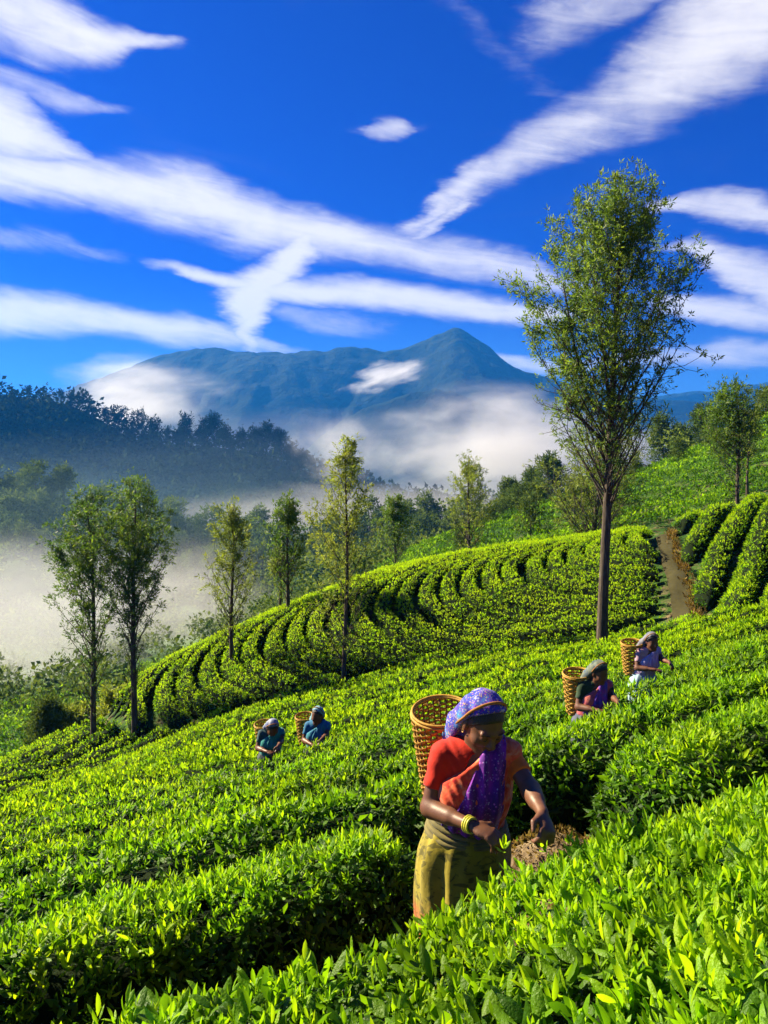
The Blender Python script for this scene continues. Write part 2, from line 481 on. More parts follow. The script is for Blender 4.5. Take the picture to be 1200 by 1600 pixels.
def mk_hill(name, a, b, c_, s1, s2, warm=0.0):
    m, g = new_mat(name); p = coords(g)
    n1 = g.noise(p, s1, 6, .62); n2 = g.noise(p, s2, 4, .6)
    c = g.ramp(g.m('ADD', g.m('MULTIPLY', n1, .55), g.m('MULTIPLY', n2, .45)), [(.34, a), (.5, b), (.66, c_)])
    return finish(m, g, principled(g, c, .95, .05, bump(g, n2, 1.0, .35 / s2)))
M['forest_floor'] = mk_hill('forest_floor', (.012, .026, .008), (.028, .06, .014), (.06, .11, .02), .035, .4)
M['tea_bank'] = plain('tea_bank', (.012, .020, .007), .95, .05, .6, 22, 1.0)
M['ridge'] = mk_hill('ridge', (.008, .020, .010), (.018, .036, .014), (.035, .06, .018), .01, .12)
M['mountain'] = mk_hill('mountain', (.005, .012, .010), (.010, .020, .014), (.022, .034, .020), .004, .03)
M['dry_leaf'] = leaf_mat('dry_leaf', [(0, (.05, .04, .012)), (.5, (.15, .09, .025)), (1, (.26, .20, .05))], .3, .6, .1)
M['path'] = plain('path', (.050, .045, .019), .95, .1, .5, 5, .6)

# ------------------------------------------------------------------ the ground, hills and mountains
def sheet(name, X, Y, Z, mat, kind='structure'):
    r, c = X.shape
    k = np.arange(r * c).reshape(r, c)
    f = np.stack([k[:-1, :-1], k[:-1, 1:], k[1:, 1:], k[1:, :-1]], -1).reshape(-1, 4)
    o = obj(name, np_mesh(name, np.stack([X, Y, Z], -1).reshape(-1, 3), f, mat))
    o['kind'] = kind
    return o
ys = np.r_[np.linspace(-40, 2.2, 60), np.geomspace(2.4, 60, 150), np.geomspace(61, 3900, 70)]
sx = np.linspace(-1, 1, 181); sx = sx * (.55 + .45 * np.abs(sx))
Y, S = np.meshgrid(ys, sx, indexing='ij')
X = S * (26 + .95 * np.maximum(Y, 0))
Xw = X
sheet('ground', Xw, Y, ground_z(Xw, Y), M['ground'])

def hill(name, crest, yc, y0, y1, base, mat, amp, fs, seed, nu=420, ny=90, u0=-420, u1=1620, bow=0.0, p=1.25, fine=0.0):
    """a ridge whose skyline was measured in the photo as (u, v) at distance yc"""
    cu = np.array(crest, float)
    u = np.linspace(u0, u1, nu)
    y = np.r_[np.linspace(y0, yc, ny), np.linspace(yc, y1, ny // 2)[1:]]
    Yg, Ug = np.meshgrid(y, u, indexing='ij')
    Xg = (Ug - 600) / F * yc * (.55 + .45 * Yg / yc)
    v = np.interp(u, cu[:, 0], cu[:, 1])
    kk = np.exp(-.5 * (np.arange(-6, 7) / 2.2) ** 2); kk /= kk.sum()
    v = np.convolve(np.pad(v, 6, mode='edge'), kk, 'valid')
    zc = -(v - HV) / F * yc
    t = np.where(Yg <= yc, (Yg - y0) / (yc - y0), (y1 - Yg) / (y1 - yc))
    zb = ground_z(Xg, Yg) - base
    n = fbm(Xg / fs, Yg / fs * .6, 5, seed)
    r = np.abs(fbm(Xg / fs * 1.1 + 9, Yg / fs * .5, 4, seed + 3)) * 2
    off = amp * (n * .9 + (r - .4) * .8) * np.sin(np.clip(t, 0, 1) * np.pi) ** .8
    Zg = zb + (zc[None, :] - zb) * np.clip(t, 0, 1) ** p + off
    if fine: Zg = Zg + fine * fbm(Xg / (fine * 2.2), Yg / (fine * 2.2), 2, seed + 8) * np.clip(t * 4, 0, 1)
    o = sheet(name, Xg, Yg, Zg, mat)
    return Xg, Yg, Zg

MOUNT = [(-420, 660), (-200, 640), (60, 625), (110, 608), (150, 592), (200, 572), (260, 553), (300, 545), (335, 543), (370, 549), (430, 552), (480, 550), (530, 545),
         (560, 540), (600, 548), (630, 546), (660, 535), (682, 521), (700, 513), (712, 510), (726, 515), (750, 532), (780, 556), (810, 577), (850, 590), (900, 603),
         (960, 614), (1020, 622), (1100, 628), (1200, 632), (1620, 650)]
hill('mountain', MOUNT, 2300, 1350, 3000, 20, M['mountain'], 150, 380, 11, 400, 90, fine=16, p=1.1)
SPUR = [(-420, 800), (380, 760), (480, 702), (540, 650), (600, 628), (650, 612), (690, 606), (730, 622), (790, 640), (850, 668), (900, 690), (1000, 720), (1620, 760)]
hill('mountain_spur', SPUR, 1750, 1150, 2150, 20, M['mountain'], 70, 260, 23, 280, 60, fine=11)
FARR = [(-420, 640), (-100, 628), (60, 640), (200, 660), (760, 640), (880, 628), (960, 640), (1030, 618), (1080, 611), (1120, 612), (1160, 605), (1190, 597), (1240, 588), (1620, 560)]
hill('far_mountain', FARR, 3300, 2900, 3700, 20, M['mountain'], 60, 500, 37, 260, 30, fine=14)
RIDGE = [(-420, 560), (-100, 594), (0, 618), (60, 622), (110, 632), (140, 645), (165, 662), (200, 686), (250, 694), (300, 696), (350, 700), (400, 708), (450, 724),
         (500, 745), (560, 762), (640, 788), (720, 800), (900, 812), (1100, 815), (1620, 815)]
RX, RY, RZ = hill('wooded_ridge', RIDGE, 600, 400, 820, 6, M['ridge'], 26, 120, 41, 260, 56)
FOREST = [(-420, 660), (-200, 692), (0, 748), (60, 762), (120, 782), (180, 800), (250, 820), (330, 834), (420, 846), (500, 848), (560, 838), (640, 820), (720, 806), (800, 812),
          (880, 800), (960, 770), (1020, 748), (1100, 730), (1200, 705), (1620, 640)]
FX, FY, FZ = hill('forest_hill', FOREST, 240, 140, 330, 2, M['forest_floor'], 12, 50, 53, 240, 50)

# ------------------------------------------------------------------ air: haze and mist
def box_mesh(name, x0, x1, y0, y1, z0, z1, mat):
    v = [(x, y, z) for x in (x0, x1) for y in (y0, y1) for z in (z0, z1)]
    f = [(0, 1, 3, 2), (4, 6, 7, 5), (0, 4, 5, 1), (2, 3, 7, 6), (0, 2, 6, 4), (1, 5, 7, 3)]
    return np_mesh(name, v, f, mat, smooth=False)
HAZE_DENSITY = 1.7e-4
m, g = new_mat('haze')
pv = g.n.new('ShaderNodeVolumePrincipled')
pv.inputs['Color'].default_value = (.03, .30, 1.0, 1)
pv.inputs['Density'].default_value = HAZE_DENSITY
pv.inputs['Anisotropy'].default_value = .25
finish(m, g, None, vol=pv.outputs[0])
tag(obj('haze', box_mesh('haze', -4400, 4400, -60, 4100, -150, 428, m)), kind='stuff')

def mist(name, loc, size, dens, seed, scale=1.6, rz=0, tight=1.0, floor=.42, soft=.45, aniso=.3, col=(.96, .95, .96)):
    """a bank of low cloud: a closed body of air whose density breaks up towards its edges"""
    m, g = new_mat(name)
    p = coords(g)
    n1 = g.noise(g.vm('ADD', p, (seed, seed * .7, seed * 1.3)), scale, 5, .6, .3)
    n2 = g.noise(g.vm('ADD', p, (seed * 2, .3, seed)), scale * 3.2, 3, .6)
    fall = g.m('SUBTRACT', 1.0, g.vm('LENGTH', p))
    s = g.m('ADD', g.m('MULTIPLY', fall, 1.15 * tight), g.m('MULTIPLY_ADD', n1, 2.0, -1.0))
    s = g.m('ADD', s, g.m('MULTIPLY_ADD', n2, .5, -.25))
    dn = g.m('MULTIPLY', g.m('MULTIPLY', g.step(s, floor - .22, floor + soft), g.step(fall, 0, .25)), dens)
    v = g.n.new('ShaderNodeVolumePrincipled')
    v.inputs['Color'].default_value = (*col, 1); v.inputs['Anisotropy'].default_value = aniso
    g.l.new(dn, v.inputs['Density'])
    finish(m, g, None, vol=v.outputs[0])
    m.cycles.volume_step_rate = .6
    bm = bmesh.new(); bmesh.ops.create_icosphere(bm, subdivisions=3, radius=1)
    me = bpy.data.meshes.new(name); bm.to_mesh(me); bm.free(); me.materials.append(m)
    o = obj(name, me); o.location = loc; o.scale = size; o.rotation_euler = (0, 0, rz)
    tag(o, kind='stuff')
    return o
def mist_px(name, u, v, y, hu, hv, hy, dens, seed, **kw):
    return mist(name, at(u, v, y), (hu / F * y, hy, hv / F * y), dens, seed, **kw)
MISTS = [
    # u, v, distance, half width px, half height px, half depth m, density
    mist_px('valley_mist', 20, 985, 105, 430, 200, 40, .020, 3.1, scale=1.3, floor=.26, tight=1.05, soft=.95, col=(.90, .92, .97)),
    mist_px('valley_mist', 290, 950, 125, 220, 150, 34, .012, 12.4, scale=1.4, floor=.3, soft=.9),
    mist_px('low_cloud', 775, 704, 800, 265, 120, 150, .016, 7.7, scale=1.7, floor=.40, tight=1.05, soft=.8),
    mist_px('low_cloud', 525, 700, 560, 100, 85, 40, .022, 15.2, scale=1.8, floor=.46, soft=.8),
    mist_px('low_cloud', 215, 628, 1000, 200, 80, 120, .012, 21.9, scale=1.8, floor=.44, tight=1.0, soft=.8),
    mist_px('low_cloud', 605, 587, 1500, 100, 32, 100, .020, 28.3, scale=2.0, floor=.62),
    mist_px('valley_mist', 620, 800, 300, 420, 60, 70, .0045, 33.0, scale=1.0, floor=.2),
    mist_px('low_cloud', 430, 690, 1350, 420, 60, 150, .0005, 39.0, scale=1.0, floor=.2),
    mist_px('valley_mist', 120, 830, 190, 520, 130, 45, .0010, 51.0, scale=1.0, floor=.2, col=(.55, .9, 1)),
    mist_px('valley_mist', 260, 760, 400, 520, 110, 60, .0006, 57.0, scale=.9, floor=.15, col=(.55, .82, 1)),
    mist_px('valley_mist', 1040, 700, 190, 130, 45, 40, .006, 44.0, scale=1.0, floor=.2),
]
MISTS[5].rotation_euler = (0, R(-15), 0)

# ------------------------------------------------------------------ tea
def leaf_template(L, W, segs, fold=.25, curl=.25):
    """a leaf along +Z from the origin, its face towards +Y; returns verts, quads/tris"""
    V, Fc = [], []
    if segs == 0:                      # two triangles
        V = [(0, 0, 0), (-W / 2, W * fold, L * .5), (0, 0, L), (W / 2, W * fold, L * .5)]
        Fc = [(0, 2, 1), (0, 3, 2)]
    elif segs == 1:                    # four triangles round a midrib point
        V = [(0, 0, 0), (-W / 2, W * fold, L * .48), (0, -L * curl * .12, L * .5), (W / 2, W * fold, L * .48), (0, L * curl * .35, L)]
        Fc = [(0, 2, 1), (0, 3, 2), (1, 2, 4), (2, 3, 4)]
    else:
        prof = [(.22, .72), (.5, 1.0), (.78, .7)]
        V = [(0, 0, 0)]
        for t, w in prof:
            yb = L * curl * (t * t) * .6
            V += [(-W / 2 * w, yb + W * fold * w, L * t), (0, yb, L * t), (W / 2 * w, yb + W * fold * w, L * t)]
        V.append((0, L * curl * .75, L * .98))
        Fc = [(0, 2, 1), (0, 3, 2)]
        for k in range(2):
            a = 1 + 3 * k
            Fc += [(a, a + 1, a + 4), (a, a + 4, a + 3), (a + 1, a + 2, a + 5), (a + 1, a + 5, a + 4)]
        Fc += [(7, 8, 10), (8, 9, 10)]
    return np.array(V, float), np.array(Fc, int)

def rot_y_then_z(tilt, yaw):
    """leaf leans by tilt away from Z towards -Y... then spins round Z"""
    c, s = math.cos(tilt), math.sin(tilt)
    A = np.array([[1, 0, 0], [0, c, s], [0, -s, c]])
    c, s = math.cos(yaw), math.sin(yaw)
    return np.array([[c, -s, 0], [s, c, 0], [0, 0, 1.0]]) @ A

def shoot_template(n, L, segs, spread=(.25, .95), rs=None, width=.36, stem=0.0):
    rs = rs or random
    V, Fc, T, k = [], [], [], 0
    parts = []
    yaw = rs.uniform(0, 6)
    for i in range(n):
        f = i / max(1, n - 1)
        l = L * rs.uniform(.75, 1.1) * (1.05 - .25 * (1 - f))
        v, fc = leaf_template(l, l * width * rs.uniform(.85, 1.15), segs, rs.uniform(.15, .4), rs.uniform(-.3, .6))
        tilt = spread[1] + (spread[0] - spread[1]) * f + rs.uniform(-.15, .15)
        yaw += 2.4 + rs.uniform(-.4, .4)
        v = v @ rot_y_then_z(tilt, yaw).T + np.array([0, 0, L * .55 * f])
        parts.append((v, fc))
        V.append(v); Fc.append(fc + k); k += len(v)
        T.append(np.full(len(v), -.12 + .30 * f + rs.uniform(-.07, .07)))
    return np.concatenate(V), np.concatenate(Fc), np.concatenate(T), parts

SHOOT = {0: [shoot_template(6, .045, 2, width=.28) for _ in range(6)],
         1: [shoot_template(5, .062, 1, width=.33) for _ in range(6)],
         2: [shoot_template(5, .080, 0) for _ in range(6)]}
MATURE = {0: [shoot_template(4, .066, 2, (.9, 1.5), width=.42) for _ in range(5)],
          1: [shoot_template(4, .078, 1, (.9, 1.5), width=.42) for _ in range(5)],
          2: [shoot_template(4, .105, 0, (.8, 1.5), width=.45) for _ in range(5)]}

SHOOT_B = [shoot_template(6, .047, 1, width=.29) for _ in range(6)]
MATURE_B = [shoot_template(4, .068, 1, (.9, 1.5), width=.42) for _ in range(5)]
def scatter(pos, zdir, scl, tone, templates, seed=0):
    """place the templates at pos with their Z along zdir: verts, faces, tone"""
    r = np.random.default_rng(seed)
    n = len(pos); which = r.integers(0, len(templates), n)
    Rm = euler_R(zdir, r.uniform(0, 6.283, n))
    VV, FF, TT, k = [], [], [], 0
    for i, tp in enumerate(templates):
        s = which == i
        if not s.any(): continue
        v, f, t = tp[:3]
        P = np.einsum('nij,vj->nvi', Rm[s], v) * scl[s][:, None, None] + pos[s][:, None, :]
        c = len(P)
        VV.append(P.reshape(-1, 3)); FF.append((f[None] + (np.arange(c) * len(v))[:, None, None] + k).reshape(-1, f.shape[1]))
        TT.append((tone[s][:, None] + t[None]).ravel()); k += c * len(v)
    return np.concatenate(VV), np.concatenate(FF), np.clip(np.concatenate(TT), 0, 1)

def resample(p, step):
    p = np.asarray(p, float)
    s = np.r_[0, np.cumsum(np.linalg.norm(np.diff(p, axis=0), axis=1))]
    q = np.linspace(0, s[-1], max(3, int(s[-1] / step) + 1))
    return np.stack([np.interp(q, s, p[:, 0]), np.interp(q, s, p[:, 1])], 1)

def in_view(P, pad=.10):
    return (np.abs(P[:, 0]) < P[:, 1] * (.5 + pad) + .35) & (P[:, 1] > .35)

N_LEAF = [0]
def make_hedge(line, hw, label, group, lod, dens, hgt=HEDGE_H, seed=0, lumps=.10, power=3.0, top_bias=1.0, side_dens=.7, singles=0, tone0=.0, ends=.5, leaf=1.0, step=None):
    """one clipped tea hedge along a ground line; hw = half width (scalar or per point)"""
    L = resample(line, step or (.12 if lod == 0 else .22 if lod == 1 else .4))
    n = len(L)
    s = np.r_[0, np.cumsum(np.linalg.norm(np.diff(L, axis=0), axis=1))]
    if np.size(hw) == len(line):
        q = np.asarray(line, float); sl = np.r_[0, np.cumsum(np.linalg.norm(np.diff(q, axis=0), axis=1))]
        hwv = np.interp(s, sl, hw)
    elif np.size(hw) > 1: hwv = np.interp(s / s[-1], np.linspace(0, 1, np.size(hw)), hw)
    else: hwv = np.full(n, float(hw))
    e = np.clip(np.minimum(s, s[-1] - s) / ends, 0, 1); e = np.sqrt(1 - (1 - e) ** 2)       # rounded ends
    hwv = hwv * (1 + .16 * fbm(s / 1.1, s * 0 + seed, 3, seed))
    t = np.gradient(L, axis=0); t /= np.linalg.norm(t, axis=1)[:, None]
    nn = np.stack([-t[:, 1], t[:, 0]], 1)
    m_ = {0: 17, 1: 13, 2: 11}[lod]
    a = np.linspace(-1, 1, m_); a = np.sign(a) * np.abs(a) ** .8
    X = L[:, 0:1] + nn[:, 0:1] * hwv[:, None] * a[None] * (.35 + .65 * e[:, None])
    Yy = L[:, 1:2] + nn[:, 1:2] * hwv[:, None] * a[None] * (.35 + .65 * e[:, None])
    prof = (1 - np.abs(a) ** power) ** (1 / 1.7)
    T = tea(X, Yy)
    lump = lumps * (fbm(X / .75, Yy / .75, 3, 3) * 2.2 + .5 * fbm(X / 2.3, Yy / 2.3, 2, 9))
    Z = T - hgt * (1 - prof[None] * (.12 + .88 * e[:, None])) + lump * prof[None] - .03
    P = np.stack([X, Yy, Z], -1)
    if not in_view(P.reshape(-1, 3), .16).any(): return None
    root = empty('tea_hedge', (float(L[n // 2][0]), float(L[n // 2][1]), float(T[n // 2, m_ // 2] - hgt)))
    tag(root, label, 'tea hedge', group)
    off = np.array(root.location)
    k = np.arange(n * m_).reshape(n, m_)
    f = np.stack([k[:-1, :-1], k[1:, :-1], k[1:, 1:], k[:-1, 1:]], -1).reshape(-1, 4)
    # the twiggy bank sits a little inside the leaves
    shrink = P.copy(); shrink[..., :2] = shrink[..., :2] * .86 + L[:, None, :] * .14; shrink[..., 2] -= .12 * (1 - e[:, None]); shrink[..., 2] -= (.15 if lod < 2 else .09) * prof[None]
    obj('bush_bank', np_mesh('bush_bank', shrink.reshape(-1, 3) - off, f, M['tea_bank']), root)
    # leaves over the surface
    r = np.random.default_rng(seed + 101)
    A, B, C, D = P[:-1, :-1], P[1:, :-1], P[1:, 1:], P[:-1, 1:]
    N = np.cross(B - A, D - A) * -1
    N = np.where(N[..., 2:3] < 0, -N, N)
    area = np.linalg.norm(N, axis=-1); N = N / (area[..., None] + 1e-9)
    am = (np.abs(a[:-1] + a[1:]) / 2)[None] + 0 * area
    w = area * np.where(am > .80, side_dens, 1.0)
    cen = (A + C) / 2
    w = w * in_view(cen.reshape(-1, 3)).reshape(w.shape)
    facing = -(N * cen).sum(-1) / np.linalg.norm(cen, axis=-1)
    w = w * np.clip((facing + .22) / .2, 0, 1)          # sides that face well away from the lane of sight are left bare
    tot = w.sum()
    if tot <= 0: return root
    cnt = int(tot * dens)
    ci = r.choice(w.size, cnt, p=(w / tot).ravel())
    iu, iv = np.unravel_index(ci, w.shape)
    fu, fv = r.random(cnt)[:, None], r.random(cnt)[:, None]
    pos = (A[iu, iv] * (1 - fu) + B[iu, iv] * fu) * (1 - fv) + (D[iu, iv] * (1 - fu) + C[iu, iv] * fu) * fv
    nrm = N[iu, iv]
    aa = np.abs(a[iv] * (1 - fv[:, 0]) + a[iv + 1] * fv[:, 0])
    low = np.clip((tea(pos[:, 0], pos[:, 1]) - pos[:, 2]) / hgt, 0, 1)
    patch = fbm(pos[:, 0] / .45, pos[:, 1] / .45, 3, 77)
    keep = r.random(cnt) < np.clip(.92 + 1.1 * patch, .5, 1)
    pos, nrm, aa, low, patch = pos[keep], nrm[keep], aa[keep], low[keep], patch[keep]; cnt = len(pos)
    big = fbm(pos[:, 0] / 3.1, pos[:, 1] / 3.1, 2, 78)
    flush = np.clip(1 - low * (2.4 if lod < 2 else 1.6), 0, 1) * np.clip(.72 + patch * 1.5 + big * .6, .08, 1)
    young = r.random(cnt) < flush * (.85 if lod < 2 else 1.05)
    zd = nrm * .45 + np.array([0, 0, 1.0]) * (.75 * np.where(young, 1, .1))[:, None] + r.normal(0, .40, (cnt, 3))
    tone = np.where(young, .60 + .34 * patch + r.normal(0, .10, cnt), .28 - .22 * low + r.normal(0, .07, cnt)) + tone0  # older leaves are darker; extra darkening low down stands in for furrow shade
    sc = r.uniform(.72, 1.28, cnt) * leaf
    pos = pos + nrm * np.where(young, -.05 + .05 * r.random(cnt), -.03)[:, None] + np.array([0, 0, 1.0]) * np.where(young & (r.random(cnt) < .12), .05, 0)[:, None] * (1 if lod < 2 else 1.2)
    chosen = np.zeros(cnt, bool)
    if singles:
        dist = np.linalg.norm(pos, axis=1)
        ok = young & (np.abs(pos[:, 0]) < pos[:, 1] * .49) & (pos[:, 2] > -pos[:, 1] * .735)
        order = np.argsort(np.where(ok, dist, 1e9))[:singles]
        chosen[order] = True
    VV, FF, TT, kk = [], [], [], 0
    for yv, tp in ((True, SHOOT[lod]), (False, MATURE[lod])):
        sel = (young == yv) & ~chosen
        if not sel.any(): continue
        groups = [(sel, tp)]
        if lod == 0:
            nearby = pos[:, 1] < 2.75
            groups = [(sel & nearby, tp), (sel & ~nearby, (SHOOT_B if yv else MATURE_B))]
        for sl_, tq in groups:
            if not sl_.any(): continue
            v, fc, tt = scatter(pos[sl_], zd[sl_], sc[sl_], tone[sl_], tq, seed + 7)
            VV.append(v - off); FF.append(fc + kk); TT.append(tt); kk += len(v)
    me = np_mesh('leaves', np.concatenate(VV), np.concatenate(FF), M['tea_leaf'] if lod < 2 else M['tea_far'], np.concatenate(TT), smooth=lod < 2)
    N_LEAF[0] += len(me.polygons)
    lv = obj('leaves', me, root); lv['kind'] = 'stuff'
    if singles:
        # the largest young leaves in the photo, each leaf an object
        for q in np.flatnonzero(chosen):
            Rm = Matrix(euler_R(zd[q:q + 1], np.array([r.uniform(0, 6.28)]))[0].tolist()).to_4x4()
            W = Matrix.Translation(Vector(pos[q] - off)) @ Rm @ Matrix.Scale(float(sc[q] * 1.12), 4)
            for me_ in SINGLE_SETS[r.integers(0, len(SINGLE_SETS))]:
                o = obj('leaf', me_, root); o.matrix_local = W
    return root

SINGLE_SETS = []
for q in range(7):
    sh = shoot_template(5, .060, 2, (.2, 1.0), width=.28)
    st = []
    for i, (v, fc) in enumerate(sh[3]):
        st.append(np_mesh('leaf', v, fc, M['tea_leaf'], np.clip(np.full(len(v), .5 + .11 * i + random.uniform(-.1, .1)), 0, 1)))
    SINGLE_SETS.append(st)

# --- the near slope: rows run along RD, stacked along RN
RD = np.array([.912, .410]); RN = np.array([-.410, .912])
def rowline(s, x0, x1, n=60, wob=.0, seed=0):
    """points of a row with row coordinate s between x0 and x1"""
    t = np.linspace((x0 + .41 * s) / .912, (x1 + .41 * s) / .912, n)
    p = RN * s + RD * t[:, None]
    if wob: p = p + RN * (wob * fbm(t / 3.5, t * 0 + seed, 2, seed))[:, None]
    return p
NEAR = 'tea hedges on the near slope'
make_hedge(rowline(1.46, -1.9, 2.7), 1.13, 'front tea hedge being plucked by the woman in the orange blouse', NEAR, 0, 1500, seed=1, singles=58, lumps=.12, power=10)
make_hedge(rowline(3.93, -4.2, .22), [.64, .64, .62, .58], 'tea hedge with a deep dark side behind the woman in the orange blouse', NEAR, 0, 1050, seed=2, singles=58, lumps=.14, power=4)
make_hedge(rowline(3.62, 1.42, 4.8), [.62, .80, .88, .9], 'bushy tea hedge beside the bare soil where the woman in orange reaches out', NEAR, 0, 950, seed=3, singles=58, lumps=.15)
make_hedge(rowline(5.22, -6.5, 6.2), .64, 'tea hedge between the woman in orange and the worker in dark green', NEAR, 1, 600, seed=4)
ORD = ['first', 'second', 'third', 'fourth', 'fifth', 'sixth', 'seventh', 'eighth', 'ninth', 'tenth', 'eleventh', 'twelfth', 'thirteenth', 'fourteenth', 'fifteenth',
       'sixteenth', 'seventeenth', 'eighteenth', 'nineteenth', 'twentieth', 'twenty-first', 'twenty-second', 'twenty-third', 'twenty-fourth', 'twenty-fifth', 'twenty-sixth', 'twenty-seventh', 'twenty-eighth', 'twenty-ninth', 'thirtieth', 'thirty-first', 'thirty-second', 'thirty-third', 'thirty-fourth', 'thirty-fifth']
def valley_y(x, y):
    """distance at which the near slope ends, for the sight line through x, y"""
    u = 600 + F * x / y
    return np.interp(u, [-200, 0, 120, 230, 320, 400, 540, 700, 850, 940, 1060, 1200, 1400], [38, 37, 34, 28.2, 27.5, 27.2, 27.4, 27.6, 26.6, 25.4, 23.6, 20.6, 17])
ROW_S = [5.95 + 1.45 * k for k in range(26)]
NEAR_LABELS = ['tea hedge in front of the worker in the lilac sari', 'tea hedge just behind the worker in the lilac sari',
               'tea hedge whose tops hide the waists of the two workers in blue']
for k, s0 in enumerate(ROW_S):
    sc_ = s0 + .72
    x = np.linspace(-.75, .75, 400)
    # where the row crosses each sight line
    yy = sc_ / (.912 - .41 * x)
    P = np.stack([x * yy, yy], 1)
    ok = (P[:, 1] < valley_y(P[:, 0], P[:, 1])) & (np.abs(P[:, 0] / P[:, 1]) < .66)
    idx = np.flatnonzero(ok)
    if len(idx) < 12: continue
    P = P[idx[0]:idx[-1] + 1]
    P = P + RN * (.16 * fbm(P[:, 0] / 3.2, P[:, 0] * 0, 2, k))[:, None]
    lab = NEAR_LABELS[k] if k < 3 else f'{ORD[k - 3]} long tea hedge beyond the two workers in blue, counted up the slope'
    far = sc_ > 11
    make_hedge(P, .52 if far else .60, lab, NEAR, 2 if far else 1, (400 if sc_ < 9 else 240 if not far else 160 if sc_ < 18 else 115), seed=20 + k, lumps=.10 if not far else .12, power=3 if not far else 2.8, side_dens=.7 if not far else .35)

# --- the middle hill: hedges curve round its nose and open to the right
MID = 'curving tea hedges on the middle hill'
def ridge_y(u): return np.interp(u, [100, 230, 400, 540, 700, 850, 1000, 1100], [31.2, 33.6, 34.6, 36.2, 37, 37, 36.5, 35.5])
n_mid = 0
xs0 = np.arange(-16.8, 12.6, .88)
for k, x0 in enumerate(xs0):
    y = np.linspace(24, 39, 120)
    c0 = 30.6 + .03 * (x0 + 8)
    bend = np.where(y > c0, .36, .27) * (y - c0) ** 2
    x = x0 + bend - .03 * (x0 + 10) * (y - c0) * .5 + .35 * fbm(y / 5, y * 0 + x0, 2, 4)
    u = 600 + F * x / y
    lo = valley_y(x, y) + .35
    ok = (y > lo) & (y < ridge_y(u)) & (u < 1040 - (y - 25) * 2.0)
    idx = np.flatnonzero(ok)
    if len(idx) < 14: continue
    # keep one unbroken run
    run = np.split(idx, np.flatnonzero(np.diff(idx) > 1) + 1); run = max(run, key=len)
    if len(run) < 14: continue
    pn = .88 / np.sqrt(1 + np.gradient(x, y) ** 2)
    make_hedge(np.stack([x[run], y[run]], 1), (.37 * pn + .02)[run], f'{ORD[n_mid]} curved tea hedge round the middle hill, counted from the pair of trees', MID, 2,
               180, seed=60 + k, lumps=.10, power=3.6, hgt=.52, side_dens=.5, leaf=.8, ends=1.8, tone0=.21)
    n_mid += 1

# --- the slope right of the path: hedges climb it
RIGHT = 'tea hedges climbing the slope right of the path'
def path_x(y): return np.interp(y, [23.4, 25.5, 27.5, 30, 33, 35], [9.3, 10.0, 10.6, 11.2, 12.0, 12.6])
n_right = 0
for k in range(24):
    b = 1.0 + k * 1.12
    t = np.linspace(0, 26, 100)
    x = b + .53 * t + .012 * t * t * .3; y = 22.2 - max(0, k - 4) * .55 + .86 * t
    x = x + .3 * fbm(t / 4, t * 0 + k, 2, 6)
    u = 600 + F * x / y
    ok = (y > valley_y(x, y) + .5) & (y < 36) & (u < 1420) & (x > path_x(y) + .50)
    idx = np.flatnonzero(ok)
    if len(idx) < 6: continue
    make_hedge(np.stack([x[idx], y[idx]], 1), .47 + .03 * math.sin(k * 2.1), f'{ORD[n_right]} tea hedge climbing the slope, counted from the dirt path outwards', RIGHT, 2, 90, seed=120 + k, lumps=.16, hgt=.75, power=3.2, tone0=.06, side_dens=.7, ends=.7)
    n_right += 1

# --- the hill behind, on the right, and the far field on the left: rows too small to tell apart
def far_rows(name, u0, u1, y0, y1, pitch, dens, seed, size, ang, label=None, vmin=None):
    r = np.random.default_rng(seed)
    n = int(dens)
    y = r.uniform(y0, y1, n); u = r.uniform(u0, u1, n); x = (u - 600) / F * y
    ph = (x * math.cos(ang) + y * math.sin(ang)) / pitch + .8 * fbm(x / 14, y / 14, 2, seed)
    q = np.abs((ph % 1) - .5) * 2
    keep = r.random(n) < np.clip(1.75 - q * 1.95, .0, 1)
    x, y, q = x[keep], y[keep], q[keep]
    pos = np.stack([x, y, ground_z(x, y) + (1 - q ** 3) * .7], 1)
    nz = np.stack([r.normal(0, .35, len(x)), r.normal(0, .35, len(x)), np.ones(len(x))], 1)
    tone = .33 - .30 * q + .5 * fbm(x / 7, y / 7, 3, 4) + r.normal(0, .08, len(x))
    v, f, t = scatter(pos, nz, r.uniform(.7, 1.3, len(x)) * size, tone, MATURE[2], seed)
    o = obj(name, np_mesh(name, v, f, M['tea_far'], t, smooth=False)); o['kind'] = 'stuff'
    return o
far_rows('tea_rows', 560, 1330, 50, 98, 2.5, 36000, 5, 2.7, .5)
far_rows('tea_rows', -160, 330, 39, 96, 2.6, 14000, 6, 3.2, 1.2)

# --- the path and the trodden soil
pl = resample([(9.3, 23.4), (10.0, 25.5), (10.6, 27.5), (11.2, 30.0), (12.0, 33.0), (12.6, 35)], .4)
wv = np.interp(np.linspace(0, 1, len(pl)), [0, .4, 1], [.38, .33, .28])
t_ = np.gradient(pl, axis=0); t_ /= np.linalg.norm(t_, axis=1)[:, None]
nn_ = np.stack([t_[:, 1], -t_[:, 0]], 1)
aa_ = np.linspace(-1, 1, 7)
PX = pl[:, 0:1] + nn_[:, 0:1] * wv[:, None] * aa_; PY = pl[:, 1:2] + nn_[:, 1:2] * wv[:, None] * aa_
sheet('path', PX, PY, ground_z(PX, PY) + .12 - .05 * aa_[None] ** 2, M['path'])

